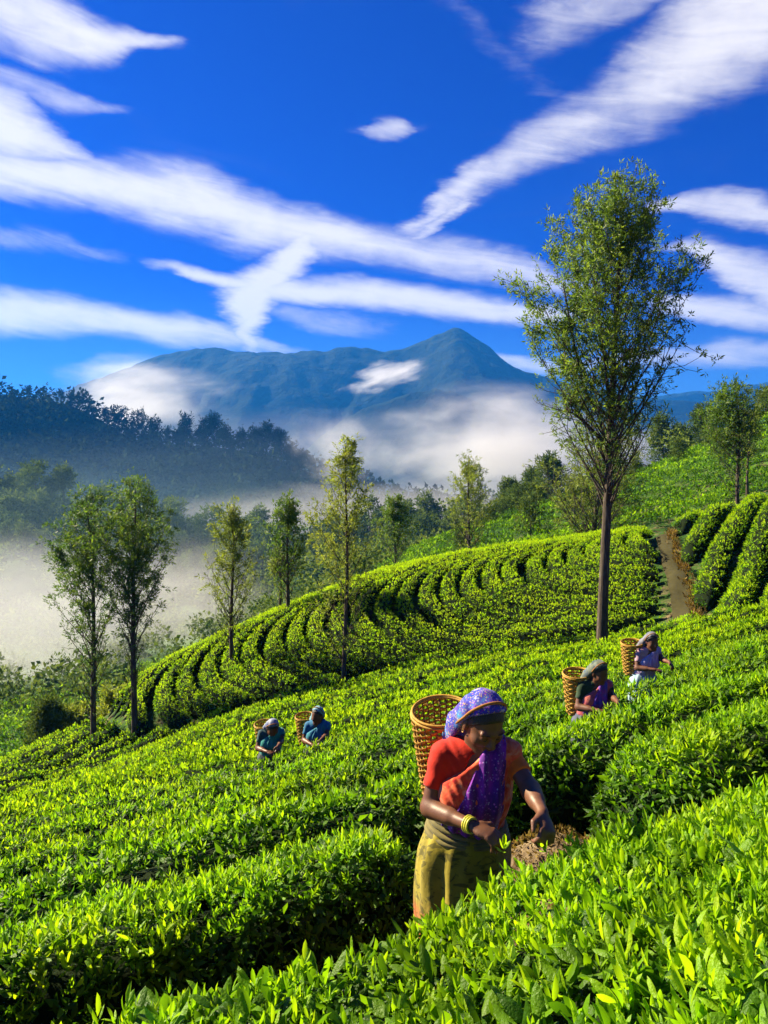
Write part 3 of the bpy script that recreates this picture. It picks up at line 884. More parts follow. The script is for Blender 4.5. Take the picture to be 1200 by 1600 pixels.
# dry bracken along the upper edge of the path
br_ = np.random.default_rng(19)
q_ = br_.uniform(24.2, 33.5, 420); xb = path_x(q_) + np.abs(br_.normal(.36, .10, 420)) * (1 - .2 * (q_ - 24) / 14)
v_, f_, t_b = scatter(np.stack([xb, q_, ground_z(xb, q_) + .12 + .12 * br_.random(420)], 1), np.stack([br_.normal(-.3, .4, 420), br_.normal(-.3, .4, 420), np.ones(420)], 1), br_.uniform(1.0, 2.2, 420), br_.uniform(.0, .8, 420), SHOOT[2], 4)
o = obj('dry_bracken', np_mesh('dry_bracken', v_, f_, M['dry_leaf'], t_b, smooth=False)); o['kind'] = 'stuff'
# leaf litter on the bare bank behind the woman
n_ = 2600
xb = br_.normal(.95, .38, n_); q_ = br_.normal(4.4, .40, n_)
v_, f_, t_b = scatter(np.stack([xb, q_, ground_z(xb, q_) + .012], 1), np.stack([br_.normal(0, 1, n_), br_.normal(0, 1, n_), br_.uniform(.1, 1, n_)], 1), br_.uniform(.4, 1.0, n_), br_.uniform(.2, 1, n_), [s[:3] for s in [shoot_template(1, .06, 0, width=.4) for _ in range(4)]], 4)
o = obj('leaf_litter', np_mesh('leaf_litter', v_, f_, M['dry_leaf'], t_b, smooth=False)); o['kind'] = 'stuff'

# ------------------------------------------------------------------ trees
LEAFSET = [shoot_template(5, 1.0, 0, (.3, 1.2), width=.30) for _ in range(6)]
LEAFSET1 = [shoot_template(5, 1.0, 1, (.3, 1.25), width=.26) for _ in range(6)]
def tree_parts(base, H, prof, r0, nb, clusters, ls, seed, sway=.25, forks=(), top_heavy=.5, lean=(0, 0), rise=1.15, twig=.30, templates=None, sparse_low=.35):
    """prof: (height, left, right) crown outline in metres relative to the base; returns Geo trunk, Geo limbs, leaf arrays"""
    r = np.random.default_rng(seed)
    pr = np.array(sorted(prof), float)
    top = pr[-1, 0]; low = pr[0, 0]
    n = 18
    hs = np.linspace(0, top * .98, n)
    ctop = .5 * (pr[-1, 1] + pr[-1, 2])
    ph = r.uniform(0, 6.28, 2)
    cx = ctop * (hs / top) ** 1.6 + sway * np.sin(hs / top * 5 + ph[0]) * (hs / top)
    cy = sway * np.sin(hs / top * 4.2 + ph[1]) * (hs / top) + lean[1] * hs / top
    trunk = np.stack([cx, cy, hs], 1)
    rad = r0 * (1 - hs / top) ** .85 + .012 + r0 * .35 * np.exp(-hs / (r0 * 3))
    tg = Geo(); tg.tube(trunk, rad, 10)
    lg = Geo()
    P, Zd = [], []
    def tr(h): return np.array([np.interp(h, hs, cx), np.interp(h, hs, cy), h])
    def trr(h): return np.interp(h, hs, rad)
    def grow(p0, p1, ra, wgt, levels=1):
        v = p1 - p0; Ln = np.linalg.norm(v)
        t = np.linspace(0, 1, 7)[:, None]
        side = np.cross(v, r.normal(0, 1, 3)); side /= np.linalg.norm(side) + 1e-9
        bow = np.array([0, 0, -1.0]) * .10 * Ln + side * r.uniform(-.08, .08) * Ln
        pts = p0 + v * t + bow * (t * (1 - t) * 2)
        if levels: lg.tube(pts, np.linspace(ra * .8, max(.005, ra * .15), 7), 5, cap=False)
        else: lg.tube(pts[::3], np.linspace(ra, .005, 3), 3, cap=False)
        if levels:
            nt = max(4, int(4 + Ln * 2.2))
            for f in np.linspace(.28, 1.0, nt):
                q = p0 + v * f + bow * (f * (1 - f) * 2)
                d = v / Ln * .7 + r.normal(0, .55, 3) + np.array([0, 0, .25])
                d /= np.linalg.norm(d)
                l2 = Ln * twig * r.uniform(.6, 1.25) * (1.1 - .35 * f)
                grow(q, q + d * l2, max(.008, ra * .3), wgt, levels - 1)
        else:
            k = max(3, int(Ln / (ls * .55)))
            for f in np.linspace(.1, 1.05, k):
                P.append(pts[0] + v * f + r.normal(0, ls * .35, 3)); Zd.append(v / Ln * .6 + r.normal(0, .6, 3) + np.array([0, 0, .1]))
    ga = 0.0
    fr = np.sort(1 - r.random(nb) ** (1 + top_heavy) * 1.0)
    fr = np.linspace(0, 1, nb) ** (1 / (1 + top_heavy * .6))
    for i, f in enumerate(fr):
        h1 = low + (top - low) * min(1, max(0.0, f + r.uniform(-.02, .02)))
        L_, R_ = np.interp(h1, pr[:, 0], pr[:, 1]), np.interp(h1, pr[:, 0], pr[:, 2])
        ga += 2.4 + r.uniform(-.3, .3)
        ca, sa = math.cos(ga), math.sin(ga)
        mid, half = .5 * (L_ + R_), .5 * (R_ - L_)
        wd = half * r.uniform(.72, 1.03) * (1 if r.random() > .25 else .55)
        tip = np.array([mid + ca * wd, cy[-1] * h1 / top + sa * wd * .9, h1])
        h0 = max(.12 * top, h1 - rise * wd - .05 * top)
        if h0 > h1 - .02: h0 = h1 - .02
        grow(tr(h0), tip, max(.014, trr(h0) * .38), 1.0)
    for (h0, pts_) in forks:
        pts_ = [tr(h0)] + [np.array(q, float) for q in pts_]
        pts_ = np.array(pts_); tt = np.linspace(0, len(pts_) - 1, 14)
        q = np.stack([np.interp(tt, np.arange(len(pts_)), pts_[:, k]) for k in range(3)], 1)
        lg.tube(q, np.linspace(trr(h0) * .62, .02, len(q)), 8, cap=False)
        for f in np.linspace(.3, 1, 14):
            b = q[int(f * 13)]
            dv = np.array([r.normal(-.3, .6), r.normal(0, .6), r.uniform(.3, 1.1)])
            grow(b, b + dv * r.uniform(.5, 1.1), .02, 1.0)
    P = np.array(P); Zd = np.array(Zd)
    # thin the lower crown
    rel = np.clip((P[:, 2] - low) / (top - low), 0, 1)
    w = sparse_low * .7 + (1 - sparse_low * .7) * np.clip(rel * 1.5 - .1, 0, 1) ** 1.3
    clump = fbm(P[:, 0] / .8 + seed, P[:, 2] / .8 + P[:, 1] / .9, 3, seed)
    w = w * np.clip(.75 + 1.6 * clump, .12, 1.5)
    w = w * (.55 + .9 * rel)
    idx = r.choice(len(P), min(clusters, len(P) * 3), p=w / w.sum())
    P, Zd = P[idx] + r.normal(0, ls * .5, (len(idx), 3)), Zd[idx]
    tone = .5 + .55 * fbm(P[:, 0] / 1.1, P[:, 2] / 1.1 + P[:, 1], 3, seed + 5) + r.normal(0, .10, len(P))
    lv = scatter(P, Zd, r.uniform(.65, 1.3, len(P)) * ls, tone, templates or LEAFSET, seed)
    return tg, lg, lv

def make_tree(label, ub, vb, y, outline, r0, nb, clusters, ls, mat, seed, group=None, name='tree', cat='tree', **kw):
    """outline in photo pixels: (v, u left, u right)"""
    b = at(ub, vb, y); gz = float(ground_z(b[0], b[1])); b[2] = min(b[2], gz) if vb < 1240 else gz
    s = y / F
    prof = [((-(v - HV) * s) - b[2], (ul - ub) * s, (ur - ub) * s) for v, ul, ur in outline]
    fk = [((-(h - HV) * s) - b[2], [((u - ub) * s, dy, -(v - HV) * s - b[2]) for u, v, dy in pts]) for h, pts in kw.pop('forks', ())]
    tg, lg, lv = tree_parts(b, prof[0][0], prof, r0, nb, clusters, ls, seed, forks=fk, **kw)
    root = tag(empty(name, b), label, cat, group)
    tk = obj('trunk', tg.mesh('trunk', M['bark']), root)
    lb = obj('limbs', lg.mesh('limbs', M['bark']), tk); lb['kind'] = 'stuff'
    c = obj('crown', np_mesh('crown', lv[0], lv[1], M[mat], lv[2], smooth=False), root)
    return root

make_tree('tall slender silver oak on the near slope, highest of all the trees', 940, 1000, 22, [(275, 962, 1004), (300, 918, 1016), (330, 892, 1020), (365, 872, 1040), (400, 842, 1060),
          (430, 826, 1090), (470, 816, 1072), (510, 808, 1074), (550, 840, 1060), (590, 858, 1046), (630, 866, 1034), (675, 880, 1020), (720, 905, 1000)],
          .15, 96, 8400, .145, 'tree_leaf', 3, sway=.12, forks=[(655, [(918, 620, .1), (902, 540, .3), (885, 440, .4)]), (700, [(905, 655, -.2), (880, 640, -.3)])],
          top_heavy=.35, rise=1.2, templates=LEAFSET1, sparse_low=.5)
make_tree('left one of the pair of tall trees at the foot of the near slope', 147, 1190, 30, [(768, 122, 150), (800, 96, 172), (850, 78, 178), (900, 72, 180), (950, 80, 182), (1000, 108, 172), (1045, 122, 166), (1105, 126, 164)],
          .11, 60, 2500, .17, 'tree_leaf', 5, 'pair of tall trees at the foot of the near slope', sway=.12, sparse_low=.35)
make_tree('right one of the pair of tall trees, with the rounder fuller crown', 211, 1188, 29, [(748, 188, 226), (775, 155, 254), (815, 140, 270), (870, 144, 270), (920, 160, 256), (960, 176, 240), (1005, 190, 226), (1070, 192, 230)],
          .12, 66, 3000, .17, 'tree_leaf', 6, 'pair of tall trees at the foot of the near slope', sway=.12, sparse_low=.3)
make_tree('slender pale tree on the left end of the middle hill', 362, 998, 30.3, [(788, 354, 370), (820, 334, 386), (870, 324, 400), (920, 320, 402), (960, 332, 388), (985, 345, 376)], .08, 42, 1250, .16, 'pale_leaf', 7, sway=.1)
make_tree('dark tree with a flat tufted crown on the crest of the middle hill', 450, 948, 33.0, [(778, 440, 462), (808, 420, 476), (840, 410, 482), (880, 418, 474), (915, 430, 466)], .09, 36, 1000, .18, 'tree_leaf', 8, sway=.1, sparse_low=.5)
make_tree('short thin tree close beside the dark tufted tree on the middle hill crest', 437, 948, 34, [(862, 430, 446), (885, 424, 450), (915, 428, 448)], .07, 14, 300, .17, 'pale_leaf', 9, sway=.1)
make_tree('airy yellow-green tree standing alone in front of the middle hill', 537, 1068, 27.4, [(688, 540, 552), (730, 514, 578), (770, 494, 580), (830, 482, 586), (890, 482, 582), (950, 490, 576), (1005, 504, 566)], .08, 56, 1700, .15, 'pale_leaf', 10, sway=.14, sparse_low=.6, twig=.24)
make_tree('small round-headed dark green tree just behind the crest of the middle hill', 618, 890, 52, [(777, 606, 626), (800, 590, 642), (832, 584, 648), (862, 594, 640)], .11, 34, 1100, .23, 'tree_leaf', 11, sway=.1, sparse_low=.8)
make_tree('spreading pale tree behind the middle hill, below the low white cloud', 733, 868, 54, [(716, 724, 742), (750, 702, 770), (790, 696, 780), (830, 704, 772), (855, 716, 756)], .12, 46, 1250, .23, 'pale_leaf', 12, sway=.1, sparse_low=.6)
make_tree('bushy pale tree right behind the trunk of the tall silver oak', 925, 875, 46, [(645, 930, 985), (680, 885, 1018), (720, 852, 1016), (770, 848, 1012), (820, 864, 1002), (858, 890, 985)], .16, 70, 2700, .21, 'pale_leaf', 13, sway=.2, sparse_low=.8)
make_tree('umbrella-shaped tree above the slope right of the path', 1152, 775, 36, [(600, 1120, 1182), (622, 1095, 1192), (650, 1086, 1192), (680, 1104, 1176), (720, 1120, 1172), (745, 1128, 1170)], .09, 46, 1600, .20, 'tree_leaf', 14, sway=.1, sparse_low=.4)
make_tree('thin crooked tree behind the umbrella-shaped tree on the right', 1168, 745, 50, [(640, 1150, 1190), (670, 1144, 1196), (705, 1150, 1186)], .09, 20, 500, .24, 'pale_leaf', 15, sway=.25)
make_tree('small dark bushy tree at the edge of the valley mist', 74, 1192, 36, [(1098, 66, 84), (1120, 52, 98), (1145, 42, 108), (1172, 50, 98)], .14, 30, 1300, .25, 'forest_leaf', 16, sway=.1, sparse_low=1)
for i, (u, v, y, o, sd_) in enumerate([
        (118, 1192, 37, [(1110, 104, 134), (1140, 92, 150), (1175, 90, 150)], 31), (178, 1188, 37, [(1075, 166, 196), (1110, 150, 212), (1165, 148, 212)], 32),
        (236, 1170, 36, [(1090, 224, 246), (1120, 212, 256), (1155, 210, 258)], 33)]):
    make_tree(['low yellow-green shrub left of the pair of tall trees', 'tall leafy shrub between the two tall trunks', 'leafy shrub right of the pair of tall trees'][i], u, v, y, o, .05, 34, 1500, .24, 'pale_leaf', sd_,
              'shrubs round the pair of tall trees', name='shrub', cat='shrub', sway=.1, sparse_low=1, rise=1.0)
for i, (u, v, y, o, sd_, mt) in enumerate([
        (1036, 745, 120, [(655, 1026, 1046), (680, 1012, 1060), (720, 1014, 1056)], 41, 'forest_leaf'), (1066, 735, 125, [(668, 1056, 1076), (690, 1046, 1088), (720, 1048, 1084)], 42, 'forest_leaf'),
        (1098, 715, 115, [(640, 1088, 1108), (665, 1076, 1120), (695, 1080, 1116)], 43, 'forest_leaf'), (832, 805, 120, [(738, 828, 836), (765, 818, 846), (790, 814, 850)], 44, 'forest_leaf'),
        (862, 790, 115, [(715, 852, 872), (745, 844, 884), (775, 846, 880)], 45, 'forest_leaf'), (795, 815, 118, [(752, 788, 802), (775, 780, 810), (800, 780, 810)], 46, 'forest_leaf')]):
    make_tree(['hazy tree at the left end of the far slope crest beside the blue hill', 'low rounded tree in the haze between two taller trees on the far slope crest', 'taller hazy tree next to the umbrella-shaped tree on the far slope',
               'dark pointed conifer on the far tea slope under the white cloud', 'dark leafy tree on the far slope left of the silver oak trunk', 'smallest dark tree left of the pointed conifer on the far slope'][i],
              u, v, y, o, .2, 30, 900, .62, mt, sd_, 'hazy trees along the far tea slope', sway=.3, sparse_low=1)

# --- far trees: a few kinds, copied
def far_proto(kind, seed):
    r = np.random.default_rng(seed)
    H = 1.0
    prof = {'round': [(1.0, -.08, .08), (.85, -.26, .26), (.62, -.34, .34), (.40, -.28, .28), (.25, -.12, .12)],
            'tall': [(1.0, -.04, .04), (.85, -.14, .14), (.62, -.21, .21), (.40, -.19, .19), (.22, -.08, .08)],
            'cone': [(1.0, -.02, .02), (.8, -.12, .12), (.55, -.20, .20), (.3, -.25, .25), (.18, -.16, .16)],
            'flat': [(1.0, -.20, .20), (.88, -.40, .40), (.72, -.38, .38), (.55, -.18, .18)]}[kind]
    s = 12.0
    tg, lg, lv = tree_parts((0, 0, 0), H * s, [(a * s, b * s, c * s) for a, b, c in prof], .22, 18, 220, 1.35, seed, sway=.3, sparse_low=.9, templates=LEAFSET)
    lgm = tg.mesh('trunk', M['bark'])
    return lgm, lg, np_mesh('crown', lv[0], lv[1], M['forest_leaf'], lv[2], smooth=False), lv
PROTO = [far_proto(k, 200 + i) for i, k in enumerate(['round', 'tall', 'cone', 'flat', 'round', 'tall'])]
RIDGE_CROWN = []
for p_ in PROTO:
    me_ = p_[2].copy(); me_.name = 'crown'; me_.materials.clear(); me_.materials.append(M['ridge_leaf']); RIDGE_CROWN.append(me_)
def far_tree(p, x, y, z, h, label, group, crown=None):
    root = tag(empty('tree', (x, y, z), random.uniform(0, 6.28)), label, 'tree', group)
    root.scale = (h / 12 * random.uniform(.9, 1.25),) * 2 + (h / 12,)
    obj('trunk', PROTO[p][0], root); obj('crown', crown[p] if crown else PROTO[p][2], root)
    return root
def far_tree_ridge(p, *a):
    return far_tree(p, *a, crown=RIDGE_CROWN)
def grid_z(GX, GY, GZ, x, y):
    j = int(np.argmin(np.abs(GY[:, 0] - y))); return float(np.interp(x, GX[j], GZ[j]))
# skyline of the wooded ridge: trees that stand out one by one
for u in [128, 146, 165, 186, 204, 216, 238, 246, 262, 280, 290, 312, 322, 336, 352, 362, 378, 398, 404, 416, 432, 440, 456, 470, 486, 520, 545, 566, 20, 44, 70, 96, 112]:
    y = 600 + random.uniform(-14, 6); x = (u - 600) / F * y
    z = grid_z(RX, RY, RZ, x, y) - 1
    far_tree_ridge(random.choice([0, 1, 2, 4, 5, 1]), x, y, z, random.uniform(13, 27) * (1.0 if 180 < u < 480 else .6), 'dark tree silhouetted on the crest of the wooded blue ridge', 'trees along the crest of the wooded ridge')
# trees on the forest slope across the valley
fr_ = np.random.default_rng(91)
done = 0
while done < 120:
    u = fr_.uniform(-60, 880); y = 240 - abs(fr_.normal(0, 26)); 
    if y < 150 or (u > 520 and fr_.random() < .35): continue
    x = (u - 600) / F * y
    z = grid_z(FX, FY, FZ, x, y) - .5
    far_tree(int(fr_.choice([0, 0, 1, 3, 4, 5])), x, y, z, fr_.uniform(6.5, 12.5), 'hazy broadleaf tree among many on the forest slope across the valley', 'trees on the forest slope across the valley')
    done += 1
def wood(name, GX, GY, GZ, n, ylo, yhi, h0, h1, seed, cl, ucut=(-250, 1450), mt='forest_leaf', lsz=1.0):
    """a wood that reads as one mass: many small crowns in one mesh"""
    r = np.random.default_rng(seed)
    tp = []
    for q in range(5):
        k = cl; d = r.normal(0, 1, (k, 3)); d /= np.linalg.norm(d, axis=1)[:, None]
        d[:, 2] = np.abs(d[:, 2]) * 1.1 - .15
        P = d * r.uniform(.75, 1.05, (k, 1)) * np.array([.42, .42, .62]) + np.array([0, 0, .45])
        v, f, t = scatter(P, d + r.normal(0, .5, (k, 3)), r.uniform(.13, .24, k) * lsz, .5 + r.normal(0, .14, k) + .25 * (P[:, 2] - .5), [(a, b, c) for a, b, c, _ in MATURE_FAR], seed + q)
        tp.append((v, f, t - .5))
    j = r.integers(0, GX.shape[0], n * 3); i = r.integers(0, GX.shape[1], n * 3)
    ok = (GY[j, i] > ylo) & (GY[j, i] < yhi)
    u = 600 + F * GX[j, i] / GY[j, i]
    ok &= (u > ucut[0]) & (u < ucut[1])
    j, i = j[ok][:n], i[ok][:n]
    pos = np.stack([GX[j, i], GY[j, i], GZ[j, i] - .5], 1) + r.normal(0, 1, (len(j), 3)) * np.array([3.0, 2.0, 0])
    h = r.uniform(h0, h1, len(j))
    tone = .5 + .5 * fbm(pos[:, 0] / 30, pos[:, 1] / 30, 3, seed) + r.normal(0, .1, len(j))
    v, f, t = scatter(pos, np.tile(np.array([[0, 0, 1.0]]), (len(j), 1)) + r.normal(0, .06, (len(j), 3)), h, tone, tp, seed)
    o = obj(name, np_mesh(name, v, f, M[mt], t, smooth=False)); o['kind'] = 'stuff'
    return o
MATURE_FAR = [shoot_template(2, 1.0, 0, (.6, 1.4), width=.7) for _ in range(4)]
wood('forest', RX, RY, RZ, 3600, 430, 640, 8, 18, 71, 14, mt='ridge_leaf', lsz=1.35)
wood('forest', FX, FY, FZ, 1300, 150, 300, 3.5, 8.0, 72, 20)
# scattered growth in the valley and round the far tea slopes
vx = np.random.default_rng(5)
yy_ = vx.uniform(62, 150, 900); uu_ = vx.uniform(-120, 1300, 900)
VX = ((uu_ - 600) / F * yy_)[:, None]; VY = yy_[:, None]
kp = ((uu_ < 640) & (fbm(VX[:, 0] / 20, VY[:, 0] / 20, 2, 3) > -.02)) | (yy_ > 96) & (fbm(VX[:, 0] / 16, VY[:, 0] / 16, 2, 8) > -.05)
VX, VY = VX[kp], VY[kp]
wood('undergrowth', VX, VY, ground_z(VX, VY), 700, 50, 200, 1.6, 4.6, 73, 28, lsz=.8)

# bushes dotted over the far tea slope
bz = np.random.default_rng(77)
for q in range(26):
    y = bz.uniform(62, 90); u = bz.uniform(700, 1230); x = (u - 600) / F * y
    b_ = far_tree(int(bz.choice([0, 3, 4])), x, y, float(ground_z(x, y)) - .3, bz.uniform(1.8, 4.2), 'dark bush dotted among the rows of the far tea slope', 'dark bushes on the far tea slope')
    b_.name = 'bush'; b_['category'] = 'bush'

# ------------------------------------------------------------------ people: smooth bodies grown from distance fields
def V3(*a): return np.array(a, float)
def nrmz(v): return v / (np.linalg.norm(v) + 1e-9)

class Field:
    """signed distance sampled on a grid, shapes blended smoothly"""
    def __init__(s, lo, hi, h):
        s.lo = np.array(lo, float); s.h = h
        s.n = np.ceil((np.array(hi) - s.lo) / h).astype(int) + 1
        s.ax = [s.lo[k] + h * np.arange(s.n[k]) for k in range(3)]
        s.D = np.full(s.n, .3, np.float32)
    def like(s):
        o = Field.__new__(Field); o.lo, o.h, o.n, o.ax = s.lo, s.h, s.n, s.ax
        o.D = np.full(s.n, .3, np.float32); return o
    def box(s, lo, hi):
        i0 = np.clip(((np.array(lo) - s.lo) / s.h).astype(int), 0, s.n - 1)
        i1 = np.clip(((np.array(hi) - s.lo) / s.h).astype(int) + 2, 1, s.n)
        sl = tuple(slice(a, b) for a, b in zip(i0, i1))
        P = np.meshgrid(*[s.ax[k][sl[k]] for k in range(3)], indexing='ij')
        return sl, np.stack(P, -1)
    def put(s, sl, d, k, sub=False):
        a = s.D[sl]
        if sub:
            a2, b = a, -d
            hh = np.clip(.5 + .5 * (b - a2) / k, 0, 1)
            s.D[sl] = a2 * (1 - hh) + b * hh + k * hh * (1 - hh)
        else:
            hh = np.clip(.5 + .5 * (a - d) / k, 0, 1)
            s.D[sl] = a * (1 - hh) + d * hh - k * hh * (1 - hh)
    def cone(s, a, b, ra, rb, k=.02, sub=False):
        a, b = np.array(a, float), np.array(b, float); m = max(ra, rb) + k + .06
        sl, P = s.box(np.minimum(a, b) - m, np.maximum(a, b) + m)
        ba = b - a; t = np.clip(((P - a) @ ba) / (ba @ ba + 1e-12), 0, 1)
        s.put(sl, np.linalg.norm(P - a - t[..., None] * ba, axis=-1) - (ra + (rb - ra) * t), k, sub)
    def ell(s, c, rad, B=None, k=.02, sub=False):
        c = np.array(c, float); rad = np.array(rad, float); m = rad.max() + k + .06
        sl, P = s.box(c - m, c + m)
        q = P - c
        if B is not None: q = q @ np.array(B).T       # rows of B are the ellipsoid's axes
        k0 = np.linalg.norm(q / rad, axis=-1); k1 = np.linalg.norm(q / rad ** 2, axis=-1)
        s.put(sl, k0 * (k0 - 1) / (k1 + 1e-6), k, sub)
    def mesh(s, D=None):
        """surface nets"""
        D = s.D if D is None else D
        ins = D < 0
        nx, ny, nz = D.shape
        cnt = np.zeros((nx - 1, ny - 1, nz - 1), np.int8)
        for a in (0, 1):
            for b in (0, 1):
                for c in (0, 1): cnt += ins[a:nx - 1 + a, b:ny - 1 + b, c:nz - 1 + c]
        act = (cnt > 0) & (cnt < 8)
        I = np.stack(np.nonzero(act), 1)
        idx = np.full(act.shape, -1, np.int64); idx[act] = np.arange(len(I))
        acc = np.zeros((len(I), 3)); w = np.zeros(len(I))
        C = [(a, b, c) for a in (0, 1) for b in (0, 1) for c in (0, 1)]
        vals = {c: D[I[:, 0] + c[0], I[:, 1] + c[1], I[:, 2] + c[2]] for c in C}
        for c in C:
            for ax in range(3):
                if c[ax]: continue
                d = list(c); d[ax] = 1; d = tuple(d)
                v0, v1 = vals[c], vals[d]
                x = (v0 < 0) != (v1 < 0)
                t = v0[x] / (v0[x] - v1[x])
                p = np.tile(np.array(c, float), (x.sum(), 1)); p[:, ax] = t
                acc[x] += p; w[x] += 1
        verts = s.lo + s.h * (I + acc / w[:, None])
        faces = []
        for ax in range(3):
            e = [slice(1, -1)] * 3; e[ax] = slice(0, None)
            a_ = np.moveaxis(ins, ax, 0)
            ch = a_[:-1] != a_[1:]
            ch = np.moveaxis(ch, 0, ax)
            J = np.stack(np.nonzero(ch), 1)
            o1, o2 = [k for k in range(3) if k != ax]
            ok = (J[:, o1] > 0) & (J[:, o2] > 0) & (J[:, o1] < D.shape[o1] - 1) & (J[:, o2] < D.shape[o2] - 1)
            J = J[ok]
            def cell(d1, d2):
                q = J.copy(); q[:, o1] -= d1; q[:, o2] -= d2
                return idx[q[:, 0], q[:, 1], q[:, 2]]
            f = np.stack([cell(1, 1), cell(0, 1), cell(0, 0), cell(1, 0)], 1)
            fl = ins[J[:, 0], J[:, 1], J[:, 2]] ^ (ax == 1)
            f[~fl] = f[~fl][:, ::-1]
            faces.append(f[(f >= 0).all(1)])
        return verts, np.concatenate(faces)

def cloth_mat(name, fn, rough=.75, spec=.2):
    m, g = new_mat(name); p = coords(g)
    c = fn(g, p)
    w = g.noise(p, 38, 4, .6)
    c = g.hsv(c, .5, 1, g.m('MULTIPLY_ADD', w, .5, .75))
    n = bump(g, g.m('ADD', g.noise(p, 14, 3, .55), g.m('MULTIPLY', g.noise(p, 90, 2), .3)), .22, .012)
    return finish(m, g, principled(g, c, rough, spec, n, **{'Sheen Weight': .15}))

def skin_mat(name, c0):
    m, g = new_mat(name); p = coords(g)
    n = g.noise(p, 16, 4, .6)
    c = g.hsv((*c0, 1), g.m('MULTIPLY_ADD', n, .02, .49), 1, g.m('MULTIPLY_ADD', n, .5, .75))
    return finish(m, g, principled(g, c, .48, .35, bump(g, g.noise(p, 160, 2), .12, .004), **{'Subsurface Weight': .08, 'Subsurface Scale': .01}))
M['skin'] = skin_mat('skin', (.135, .058, .030))
M['hair'] = plain('hair', (.010, .009, .009), .45, .5, .4, 60, .6)
M['eye_dark'] = plain('eye_dark', (.012, .008, .006), .3, .5, .2)
M['lip'] = plain('lip', (.16, .05, .038), .45, .35, .15, 40)

def mk_basket_mat(name, a, b):
    m, g = new_mat(name); p = coords(g)
    n = g.noise(p, 26, 4, .65); n2 = g.noise(g.vm('MULTIPLY', p, (1, 1, 5)), 60, 3)
    c = g.mix(n, a, b)
    c = g.hsv(c, .5, 1, g.m('MULTIPLY_ADD', n2, .8, .6))
    return finish(m, g, principled(g, c, .6, .3, bump(g, n2, .5, .004)))
M['bamboo'] = mk_basket_mat('bamboo', (.56, .33, .035), (.28, .14, .022))
M['bamboo_dark'] = mk_basket_mat('bamboo_dark', (.22, .10, .03), (.10, .045, .018))

def hand(Fd, wrist, d, across, nrm, curl, spread=.016, k=.006, grip=.5):
    """palm along d, across towards the thumb side, nrm out of the back of the hand"""
    d, across = nrmz(d), nrmz(across - d * np.dot(across, d)); pn = nrmz(np.cross(d, across))
    if np.dot(pn, nrm) < 0: pn = -pn
    pc = wrist + d * .048
    Fd.ell(pc, (.050, .036, .017), [d, across, pn], k=.012)
    for i, (ln, cu) in enumerate(zip((.068, .078, .073, .058), curl)):
        b = wrist + d * (.084 - .004 * abs(i - 1)) + across * (.030 - .019 * i)
        dirv = nrmz(d + across * (.10 - .07 * i)); p = b; ang = cu * .55
        for j, fr in enumerate((.45, .31, .24)):
            dv = dirv * math.cos(ang) - pn * math.sin(ang)
            q = p + dv * ln * fr * 1.08
            Fd.cone(p, q, .0098 - .0011 * j, .0092 - .0013 * j, k=k if j else .010)
            p = q; ang += cu * (.75, .6, .5)[j]
    b = wrist + d * .028 + across * .026
    t1 = b + nrmz(d * .75 + across * .75 - pn * .35 * grip) * .040
    t2 = t1 + nrmz(d * .9 + across * .05 - pn * .75 * grip) * .032
    Fd.cone(wrist + d * .02 + across * .012, b, .014, .013, k=.012)
    Fd.cone(b, t1, .0130, .0115, k=.008); Fd.cone(t1, t2, .0112, .0085, k=.006)
    return pc

